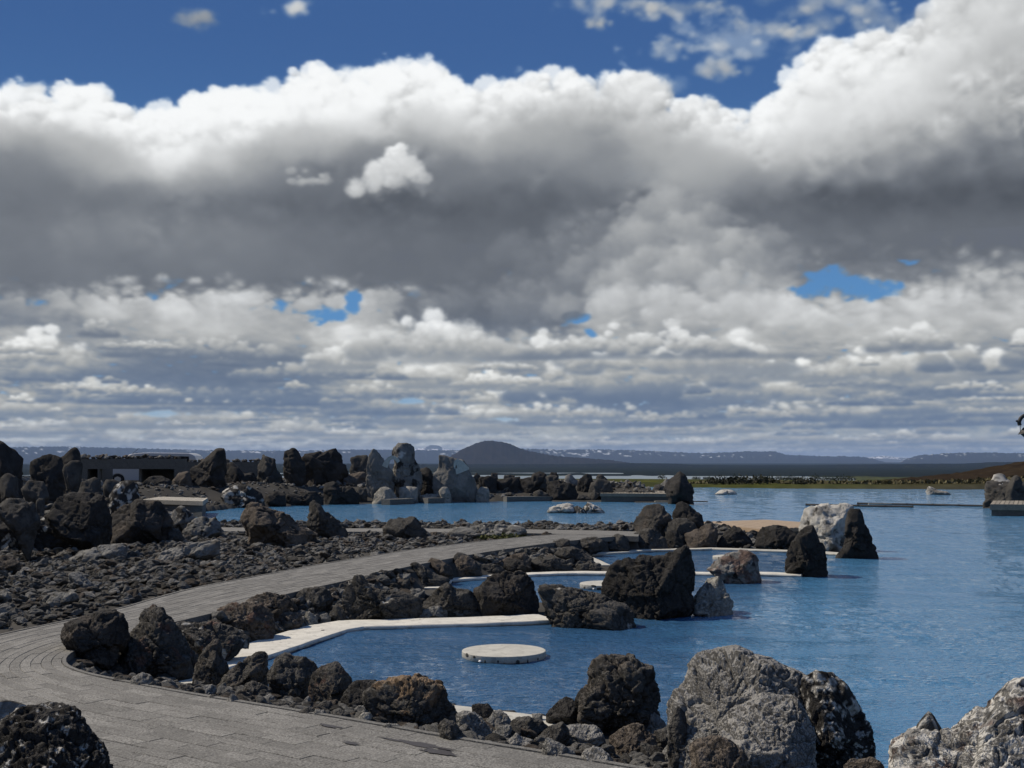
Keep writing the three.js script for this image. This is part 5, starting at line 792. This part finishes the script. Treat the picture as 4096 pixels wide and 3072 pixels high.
const UP = { group: 'dark rocks piled below the concrete wall' }, upLabels = ["tall dark rock at the end of the slope left of the wall", "broad dark rock before the left end of the wall", "peaked dark rock over the left end of the wall", "column-like dark rock before the left end of the wall", "brown slanted rock left of the large wedge rock", "low black rock under the wide dark wall opening", "small dark rock under the van opening of the wall", "low black rock before the lower plain wall", "dark peaked rock at the right end of the lower plain wall", "dark sloping rock under the left wall opening", "small round dark rock on the slope before the pale deck", "dark rock low on the slope at its left end", "dark flat rock on the slope under the broad dark rock"];
for (const [crop, c, r, pts] of [['C1', 'k', 37, [-40, 160, 0, 145, 60, 180, 120, 230, 190, 290, 202, 400, 100, 420, -40, 410]], ['C1', 'k', 39, [260, 420, 270, 330, 330, 290, 430, 260, 520, 290, 560, 420, 540, 560, 400, 550, 280, 480]], ['C1', 'k', 41, [510, 310, 560, 260, 620, 215, 650, 200, 685, 240, 692, 340, 700, 440, 640, 450, 560, 440]], ['C1', 'd', 36, [545, 400, 560, 350, 620, 320, 700, 330, 722, 355, 700, 470, 660, 580, 600, 600, 565, 500]], ['C1', 'b', 47, [1490, 480, 1550, 420, 1620, 400, 1645, 420, 1672, 570, 1540, 580, 1500, 540]], ['C1', 'k', 46.5, [1235, 500, 1290, 450, 1390, 445, 1470, 480, 1482, 570, 1250, 590]], ['C1', 'd', 38, [890, 530, 910, 480, 980, 475, 1050, 500, 1000, 560, 920, 570]], ['C2', 'k', 50, [-10, 400, 20, 340, 60, 330, 120, 370, 170, 420, 240, 410, 280, 470, 270, 560, 80, 560, 0, 540]], ['C2', 'd', 50.5, [280, 460, 290, 360, 330, 265, 390, 290, 430, 300, 440, 380, 480, 440, 530, 550, 400, 560, 280, 550]], ['C1', 'd', 35, [660, 560, 700, 500, 820, 455, 870, 500, 880, 560, 760, 580]], ['C1', 'd', 30, [310, 660, 340, 635, 385, 645, 385, 685, 330, 690]], ['C1', 'd', 34, [0, 470, 60, 420, 150, 460, 160, 540, 40, 560]], ['C1', 'd', 33, [190, 560, 250, 480, 380, 500, 420, 570, 300, 600]]]) boulder(crop, pts, upLabels.shift(), { ...UP, c, r });
boulder('C1', [1650, 480, 1640, 380, 1720, 340, 1780, 280, 1830, 240, 1870, 215, 1930, 215, 1945, 300, 1947, 490, 1900, 565, 1740, 575, 1660, 550], 'large wedge-shaped dark rock rising to the right before the wall end', { c: 'k', r: 47, brown: 0.2 });
// --- far shore
boulder('C2', [-30, 620, 0, 560, 60, 530, 190, 520, 240, 550, 320, 600, 342, 690, 200, 720, 20, 712], 'dark shore boulder with a bright white top', { c: 'k', crust: 0.3, lean: 0.6 });
boulder('C2', [515, 450, 510, 350, 530, 220, 600, 210, 640, 240, 670, 310, 700, 400, 690, 560, 560, 555, 530, 500], 'upright dark rock at the left end of the long block', { c: 'k', r: 49, brown: 0.2 });
boulder('C2', [640, 330, 700, 260, 780, 250, 870, 230, 950, 210, 990, 270, 1010, 340, 1055, 420, 1000, 490, 900, 540, 860, 560, 690, 565, 650, 420], 'long block of dark rock with a sloping right end on the far shore', { c: 'k', r: 50, t: 0.5, brown: 0.25 });
boulder('C2', [1080, 390, 1090, 290, 1140, 270, 1220, 265, 1240, 300, 1242, 440, 1100, 450], 'squared dark rock behind the left standing slab', { c: 'd', r: 53 });
boulder('C2', [970, 500, 1000, 440, 1080, 430, 1200, 410, 1230, 440, 1230, 560, 1000, 560], 'low brown rock left of the standing slab', { c: 'b', r: 50 });
boulder('C2', [1225, 500, 1225, 400, 1245, 280, 1280, 220, 1300, 220, 1350, 280, 1380, 330, 1440, 390, 1452, 440, 1452, 570, 1400, 640, 1240, 660, 1220, 590], 'tall grey standing slab left of the first water spout', { c: 'g', rough: 0.6, lump: 0.6, t: 0.45, r: 47.6 });
boulder('C2', [1430, 530, 1440, 430, 1470, 340, 1450, 270, 1470, 200, 1500, 170, 1560, 175, 1620, 185, 1645, 230, 1640, 290, 1670, 350, 1690, 420, 1702, 490, 1680, 600, 1560, 640, 1450, 620], 'tall standing stone with a black porous head and pale washed flank', { c: 'g', dark: 0.38, crust: 0.08, t: 0.7, r: 47.8 });
boulder('C2', [1805, 570, 1810, 430, 1850, 370, 1855, 270, 1900, 275, 2000, 300, 2060, 315, 2080, 350, 2120, 420, 2150, 470, 2172, 550, 2162, 640, 1960, 660, 1840, 640], 'cracked upright grey slab carrying the wide flared spout', { c: 'g', rough: 0.5, lump: 0.5, t: 0.4, r: 47.6 });
boulder('C2', [1660, 570, 1680, 390, 1740, 365, 1780, 390, 1800, 430, 1832, 570, 1780, 620, 1700, 610], 'black rock in the gap between the two spout stones', { c: 'k', r: 48.6 });
boulder('C2', [1265, 690, 1290, 600, 1340, 550, 1390, 540, 1440, 570, 1492, 640, 1492, 692], 'pale rounded stone in the water under the first spout', { c: 'p', rough: 0.5, r: 46.4 });
boulder('C2', [1500, 668, 1505, 540, 1570, 532, 1665, 540, 1668, 665], 'pale square block at the foot of the tall standing stone', { c: 'p', rough: 0.4, lump: 0.5, r: 47 });
boulder('C2', [1680, 655, 1680, 610, 1740, 595, 1860, 605, 1872, 650, 1780, 668], 'low pale slab at the water between the spout stones', { c: 'p', rough: 0.5, r: 47.2 });
boulder('C2', [1850, 570, 1880, 540, 1930, 545, 1952, 610, 1952, 665, 1880, 660, 1860, 620], 'small layered pale stone at the foot of the cracked slab', { c: 'p', rough: 0.6, r: 46.8 });
boulder('C3', [220, 630, 235, 560, 270, 535, 320, 540, 340, 580, 342, 645, 230, 650], 'pale rounded stone right of the cracked slab', { c: 'p', rough: 0.5, r: 47.4 });
const WALLR = { group: 'dark rocks in the wall along the far headland' }, wallLabels = ["first dark block of the headland rock wall beside the pale rounded stone", "second broad block of the headland rock wall", "third block of the headland rock wall with a raised right corner", "small dark rock at the water below the headland wall corner", "large dark rock at the water in the headland wall", "upright rock behind the large one in the headland wall", "light grey pointed rock on top of the headland wall", "black rock right of the light pointed one in the headland wall", "dark sloping rock at the left end of the weathered deck", "small dark rock on top beside the weathered deck end", "black knob on top of the headland wall", "low dark rock at the water left of the weathered deck", "small dark rock on top beside the cracked slab", "small flat-topped dark rock on the first wall block", "low dark rock on the second wall block"];
for (const [c, r, pts] of [['k', 48.5, [255, 610, 255, 460, 330, 440, 405, 460, 405, 620]], ['k', 48.7, [390, 620, 400, 480, 500, 460, 600, 450, 620, 620]], ['k', 48.6, [600, 620, 600, 460, 700, 450, 720, 420, 770, 410, 825, 430, 835, 570, 780, 620]], ['d', 47.5, [730, 648, 730, 580, 770, 560, 850, 600, 852, 650]], ['k', 47.6, [835, 650, 840, 540, 870, 490, 940, 480, 1080, 520, 1105, 600, 1105, 652]], ['d', 48.6, [770, 540, 800, 460, 870, 440, 930, 440, 935, 510, 850, 580]], ['s', 49.5, [980, 520, 1000, 440, 1040, 425, 1100, 480, 1102, 540]], ['k', 48.5, [1090, 540, 1130, 460, 1190, 425, 1220, 440, 1240, 540, 1232, 610, 1120, 610]], ['d', 47.6, [1190, 610, 1220, 500, 1280, 470, 1370, 490, 1400, 540, 1412, 580, 1300, 610, 1240, 660, 1200, 650]], ['d', 50, [1265, 460, 1280, 430, 1310, 430, 1360, 470, 1365, 500, 1280, 500]], ['k', 50.5, [855, 450, 870, 410, 920, 410, 940, 450, 932, 485, 880, 480]], ['d', 47.4, [1090, 640, 1110, 600, 1180, 610, 1225, 640, 1220, 655]], ['d', 50, [190, 460, 230, 415, 262, 440, 262, 500]], ['d', 50, [330, 460, 360, 415, 410, 420, 420, 460]], ['d', 50, [450, 470, 470, 435, 560, 435, 560, 470]]]) boulder('C3', pts, wallLabels.shift(), { ...WALLR, c, r: r + 1.3, t: 0.6 });
const ledgeLabels = ["black rock beside the white-topped shore boulder", "long low black rock on the shore below the long block", "black ledge rock with a flat top left of the standing slab", "dark rock at the foot of the standing slab"], LEDGE = { group: 'black rocks along the water left of the spout stones' };
for (const [c, pts] of [['k', [340, 660, 360, 600, 440, 570, 520, 600, 530, 690, 380, 705]], ['k', [510, 650, 540, 610, 660, 590, 780, 580, 840, 620, 850, 690, 560, 700]], ['k', [850, 560, 870, 510, 940, 500, 1010, 540, 1100, 540, 1150, 600, 1150, 685, 870, 692]], ['d', [1100, 590, 1150, 545, 1225, 550, 1225, 650, 1120, 670]]]) boulder('C2', pts, ledgeLabels.shift(), { ...LEDGE, c, t: 0.7 });
boulder('C3', [1850, 560, 1890, 490, 1930, 450, 1985, 405, 2030, 440, 2070, 510, 2100, 580, 2112, 665, 2000, 670, 1900, 660], 'peaked black rock at the tip of the far headland beside the weathered deck', { c: 'k', r: 46.6 });
boulder('C3', [1725, 595, 1770, 520, 1810, 510, 1855, 540, 1860, 600], 'dark boulder behind the weathered headland deck', { c: 'd', r: 55.5 });
boulder('C3', [1815, 520, 1870, 460, 1895, 480, 1890, 560, 1830, 560], 'small pointed rock behind the weathered headland deck', { c: 'g', r: 56 });
boulder('C3', [835, 748, 860, 710, 930, 690, 1010, 678, 1060, 690, 1085, 745, 1000, 762, 900, 765], 'low white rock lying in the far pool', { c: 's', crust: 0.8, lean: 0.5 });
boulder('C3', [1065, 765, 1070, 710, 1100, 700, 1160, 730, 1195, 765], 'dark lump in the water between the two white rocks', { c: 'd', crust: 0.3 });
boulder('C3', [1150, 750, 1155, 720, 1190, 665, 1240, 690, 1300, 720, 1338, 750, 1240, 765, 1180, 765], 'white rock with a dark right half in the far pool', { c: 'd', crust: 0.55 });
boulder('C4', [335, 596, 400, 560, 480, 560, 520, 575, 545, 598, 440, 602], 'low white rock alone in the open lagoon', { c: 's', crust: 0.7, lean: 0.5 });
boulder('C5', [1125, 900, 1140, 860, 1165, 848, 1210, 865, 1255, 895, 1340, 905, 1410, 935, 1240, 945, 1140, 940], 'pale wedge-shaped rock in the lagoon near the far shore', { c: 's', crust: 0.45 });
boulder('C5', [1775, 1130, 1785, 960, 1800, 800, 1870, 790, 1960, 800, 2050, 810, 2080, 760, 2120, 735, 2160, 760, 2230, 860, 2240, 1000, 2200, 1110, 1900, 1130, 1850, 1135], 'tall dark rock mass beside the slatted deck', { c: 'd', dark: 0.2, r: 49, t: 0.8 });
boulder('C5', [1840, 795, 1880, 720, 1940, 715, 2000, 730, 2010, 770, 2065, 792, 2040, 830, 1920, 825], 'white-crusted rock lying on top of the tall dark rock mass', { c: 's', crust: 0.6, r: 49.3 });
// ---------------------------------------------------------------- rubble: stones of every size
{
  const R = rng(77), kinds = [], kindsFine = [];
  const unit = (n, seed, c) => { const q = rng(seed), e = 0.75 + 0.4 * q(), f = 0.6 + 0.3 * q(); return rockGeometry((th) => 0.5 * (1 + 0.18 * Math.sin(th * 3 + seed) + 0.1 * Math.sin(th * 5 + seed * 2)) * Math.hypot(Math.cos(th), Math.sin(th) * f), 0.5 * e, 1, n, seed, { c, lean: 0.1, rough: 0.8, far: 0.4, free: true, planes: 13, lump: 0.8 }); };
  const tints = ['d', 'g', 'd', 'g', 'b', 's', 'g', 's'];
  tints.forEach((c, i) => { { const g = unit(3, 900 + i, c).toNonIndexed(); g.computeVertexNormals(); kinds.push(g); }; kindsFine.push(unit(7, 900 + i, c)); });
  const inside = (poly, x, a) => shore(poly, x, a) < 0;
  const zones = [
    ['field', [[-13, 8.6], [-6.9, 9.0], [-6.3, 10.2], [-5.9, 11.8], [-5.3, 13.2], [-4.4, 14.9], [-3.4, 16.9], [-2.2, 18.7], [-0.8, 20.2], [0.5, 21.1], [2.0, 22.1], [0.2, 22.6], [-3.4, 22.9], [-6.5, 22.9], [-10.6, 23.2], [-17, 25], [-20, 20], [-16, 12]], 21000, 0.045, 0.24],
    ['brink', [[-11.5, 24.2], [-6.6, 24.1], [-3.5, 24.1], [0.2, 23.8], [2.6, 23.4], [3.9, 23.2], [5.5, 26], [3.5, 28.8], [-3.5, 29.4], [-8.2, 29.6], [-12.8, 31]], 3400, 0.06, 0.3],
    ['bank', [[-4.7, 9.6], [-4.3, 10.4], [-3.5, 12.4], [-2.8, 13.8], [-2.1, 15.3], [-0.7, 17.6], [1.0, 19.6], [2.6, 21.2], [4.4, 22.0], [2.3, 20.6], [2.2, 18.8], [2.5, 18.0], [1.4, 17.7], [-0.4, 17.1], [-1.6, 16.2], [-1.6, 15.2], [-0.9, 13.9], [0.7, 13.6], [0.6, 12.62], [-0.5, 12.38], [-2.6, 12.05], [-3.0, 11.6], [-3.68, 10.1], [-4.12, 9.4]], 5600, 0.05, 0.28],
    ['strip', [[2.9, 4.3], [1.6, 5.05], [0.39, 5.6], [-1.41, 6.4], [-2.21, 6.75], [-3.12, 7.12], [-4.34, 7.75], [-4.7, 8.1], [-4.9, 8.6], [-4.85, 9.2], [-4.5, 9.9], [-3.95, 9.9], [-4.2, 8.9], [-3.6, 8.6], [-0.8, 7.5], [0.3, 7.15], [1.6, 6.8], [2.6, 5.9], [3.3, 4.6]], 3200, 0.045, 0.2],
    ['upland', [[-32, 26], [-17, 25], [-13.2, 31], [-16, 39], [-13.5, 45], [-7, 48], [5, 50], [11, 47], [12, 52], [4, 56], [-10, 58], [-18, 49], [-24, 46], [-36, 46]], 5200, 0.12, 0.55],
    ['slope', [[-24, 21], [-13.5, 20], [-12.8, 30], [-16, 36], [-24, 41], [-32, 37]], 900, 0.2, 0.8],
    ['apron', [[-7.5, 4.6], [-5.3, 5.9], [-4.2, 5.6], [-2.8, 4.9], [-3.4, 3.6], [-7.5, 3.2]], 500, 0.04, 0.16],
    ['spit', [[4.4, 22.2], [5.6, 22.4], [7.7, 21.7], [8.9, 21.2], [10, 23], [8.5, 25.5], [6.5, 27], [4.5, 28]], 500, 0.08, 0.3]];
  const all = [], m4 = new THREE.Matrix4(), qt = new THREE.Quaternion(), eu = new THREE.Euler();
  for (const [zone, poly0, count, s0, s1] of zones) {
    const poly = poly0.map(([x, a]) => [x, a * K]);
    const xs = poly.map((p) => p[0]), as = poly.map((p) => p[1]), x0 = Math.min(...xs), x1 = Math.max(...xs), a0 = Math.min(...as), a1 = Math.max(...as);
    for (let n = 0, tries = 0; n < count && tries < count * 12; tries++) {
      const x = mix(x0, x1, R()), a = mix(a0, a1, R()); if (!inside(poly, x, a)) continue; n++;
      const s = s0 + (s1 - s0) * R() ** 3, d = shore(LAGOON, x, a); if (d < 0.04) continue;
      if (shore(PATH_POLY, x, a) < s * 0.45 || shore(PATH_BACK, x, a) < s * 0.4) continue;
      if (d < 0.8 && (zone === 'bank' || zone === 'strip') && s < 0.3) continue;
      if (zone === 'upland' && a > 36 * K && x < -12 && s > 0.34) continue;
      all.push({ zone, x, a, s, k: Math.floor(R() * 8), y: land(x, a), rx: R() * 0.6 - 0.3, ry: R() * 6.28, rz: R() * 0.6 - 0.3, sy: 0.6 + 0.5 * R(), up: R() });
    }
  }
  // those that show largest are stones of their own
  const seen = (q) => { const u = 512 + F * q.x / q.a, v = 461 + F * (EYE - q.y) / q.a; return u > -10 && u < 1034 && v < 775 && v > 462 ? q.s / q.a : 0; };
  all.sort((p, q) => seen(q) - seen(p));
  const names = { field: ['loose dark stone lying in the rubble field beyond the path', 'stones of the rubble field'], brink: ['stone lying between the back path and the far pool', 'stones on the brink of the far pool'], bank: ['loose stone heaped with boulders between the upper path and the pools', 'stones on the bank above the pools'], strip: ['small stone filling gaps in the stony strip along the near path kerb', 'small stones along the near kerb'], upland: ['dark stone on the rising ground below the concrete wall and the far shore rocks', 'stones on the rising ground'], slope: ['dark block among the big black rocks left of the far pool', 'blocks among the big black rocks'], apron: ['small stone at the outer edge of the path bend', 'small stones outside the path bend'], spit: ['dark stone between the boulders around the sunlit deck', 'stones around the sunlit deck'] };
  const rest = Array.from({ length: 8 }, () => []);
  all.forEach((q, i) => {
    const lift = q.s * q.sy * (0.08 + 0.16 * q.up);
    eu.set(q.rx, q.ry, q.rz); qt.setFromEuler(eu); m4.compose(V3(q.x, q.y + lift, -q.a), qt, V3(q.s, q.s * q.sy, q.s));
    if (i < 230) { const m = mesh('lava_stone', kindsFine[q.k], rockMat); m.position.set(q.x, q.y + lift, -q.a); m.quaternion.copy(qt); m.scale.set(q.s, q.s * q.sy, q.s); tag(m, names[q.zone][0], 'stone', names[q.zone][1]); } else rest[q.k].push([m4.clone(), 0.75 + 0.6 * R()]);
  });
  const col = new THREE.Color();
  rest.forEach((list, k) => { const im = new THREE.InstancedMesh(kinds[k], rockMat, list.length); list.forEach(([m, t], i) => { im.setMatrixAt(i, m); im.setColorAt(i, col.setRGB(t, t, t)); }); im.name = k ? `lava_rubble_${String(k).padStart(3, '0')}` : 'lava_rubble'; im.castShadow = im.receiveShadow = true; im.userData = { kind: 'stuff', label: 'dark broken lava rubble covering the ground between the boulders', category: 'rubble' }; scene.add(im); });
  // stones set along the top of the concrete walls
  for (let i = 0; i < 64; i++) {
    const t = R(), u = mix(62, 262, (i + R()) / 64), D = (u < 186 ? 47 : 50) * K, v = u < 186 ? 458.6 : 461.6, d = ray(u, v), s = 0.2 + 0.35 * R() * R(); if (u > 183 && u < 189) continue;
    const m = mesh('wall_stone', kindsFine[i % 8], rockMat); m.position.set(d.x / -d.z * D, elev(512, v, D) + s * 0.2, -D - 0.1 + 0.2 * R()); m.rotation.set(R() - 0.5, R() * 6, R() - 0.5); m.scale.set(s * 1.3, s, s);
    tag(m, u < 186 ? 'dark stone lying on top of the wall before the van' : 'dark stone lying on top of the lower plain wall', 'stone', u < 186 ? 'stones along the wall top' : 'stones along the lower wall top');
  }
}
// ---------------------------------------------------------------- plants
function leafClump(seed, w, h, n, leaf, tint) {
  const R = rng(seed), pos = [], col = [], idx = [];
  for (let i = 0; i < n; i++) {
    const a = R() * 6.28, r = Math.sqrt(R()) * w / 2, k = 1 - (r / (w / 2)) ** 2, y = h * (0.12 + 0.88 * R() * (0.35 + 0.65 * k)) * (0.8 + 0.3 * noise(r * 3 / w + seed, a, 1)), x = Math.cos(a) * r, z = Math.sin(a) * r, s = leaf * (0.6 + 0.8 * R());
    const d = V3(R() - 0.5, R() - 0.2, R() - 0.5).normalize(), e = V3(R() - 0.5, R() - 0.5, R() - 0.5).cross(d).normalize(), b = pos.length / 3, t = 0.7 + 0.6 * R();
    for (const [p, q] of [[0, 0], [0.5, 0.35], [1, 0], [0.5, -0.35]]) { pos.push(x + d.x * s * p + e.x * s * q, y + d.y * s * p + e.y * s * q, z + d.z * s * p + e.z * s * q); col.push(tint[0] * t, tint[1] * t, tint[2] * t); }
    idx.push(b, b + 1, b + 2, b, b + 2, b + 3);
  }
  const g = new THREE.BufferGeometry(); g.setAttribute('position', new THREE.Float32BufferAttribute(pos, 3)); g.setAttribute('color', new THREE.Float32BufferAttribute(col, 3)); g.setIndex(idx); g.computeVertexNormals(); return g;
}
const leafMat = new THREE.MeshStandardMaterial({ vertexColors: true, roughness: 0.9, side: THREE.DoubleSide }), twigMat = std(0.06, 0.045, 0.03, 0.9);
function shrub(u, r0, w, h, label, group, tint, n = 260) {
  const a = azim(u), r = r0 * K, x = Math.sin(a) * r, z = -Math.cos(a) * r, t = thing('shrub', label, 'shrub', [x, ground(x, z) - 0.05, z], 0, group);
  mesh('crown', leafClump(Math.round(u * 7 + r0), w, h, n, Math.max(0.12, w * 0.09), tint), leafMat, t);
  for (let k = 0; k < 3; k++) { const g = new THREE.CylinderGeometry(0.02 * h, 0.035 * h, h * 0.7, 5); g.translate(0, h * 0.3, 0); g.rotateZ((k - 1) * 0.4); mesh('stem', g, twigMat, t); }
}
for (const [u, w] of [[722, 2.6], [739, 3.0], [760, 3.0], [804, 2.4], [714, 1.6]]) shrub(u, 76.5, w, 0.7 + 0.15 * w, 'low dark bush on the far lagoon shore', 'bushes on the far lagoon shore', [0.022, 0.026, 0.014]);
for (const [u, w] of [[736, 8], [741, 10], [758, 11], [763, 9], [769, 10], [779, 9], [786, 10], [791, 9], [798, 10], [815, 10], [824, 9], [831, 9], [838, 11], [845, 12], [851, 9], [708, 9], [696, 8], [662, 8], [681, 9]]) shrub(u, 560 + (u * 37 % 90), w * 0.85, 3.1 + (u % 3), 'dark scrub tree on the grassy plain before the lake', 'scrub on the plain before the lake', [0.03, 0.04, 0.018]);
for (let i = 0; i < 26; i++) { const u = 700 + i * 13 + (i * 7 % 5); shrub(u, 79 + (i * 5 % 7), 2.6 + i % 3, 0.16, 'tuft of straw-coloured grass on the far lagoon shore', 'grass tufts on the far lagoon shore', [0.085, 0.075, 0.032], 150); }
{ // moss between stones beside the path
  const p = at(499, 536.5, 0.45), q = at(520, 536, 0.45);
  for (const [c, w] of [[p, 1.3], [q, 0.6]]) { const m = mesh('moss', leafClump(Math.round(c.x * 90), w, 0.2, 900, 0.07, [0.075, 0.085, 0.02]), leafMat); m.position.set(c.x, ground(c.x, c.z) + 0.03, c.z); m.userData = { kind: 'stuff', label: 'green moss growing between stones beside the upper path', category: 'moss' }; }
}
scene.fog = new THREE.FogExp2(new THREE.Color(0.42, 0.62, 1.0), 0.00003 / K);
renderer.render(scene, camera);
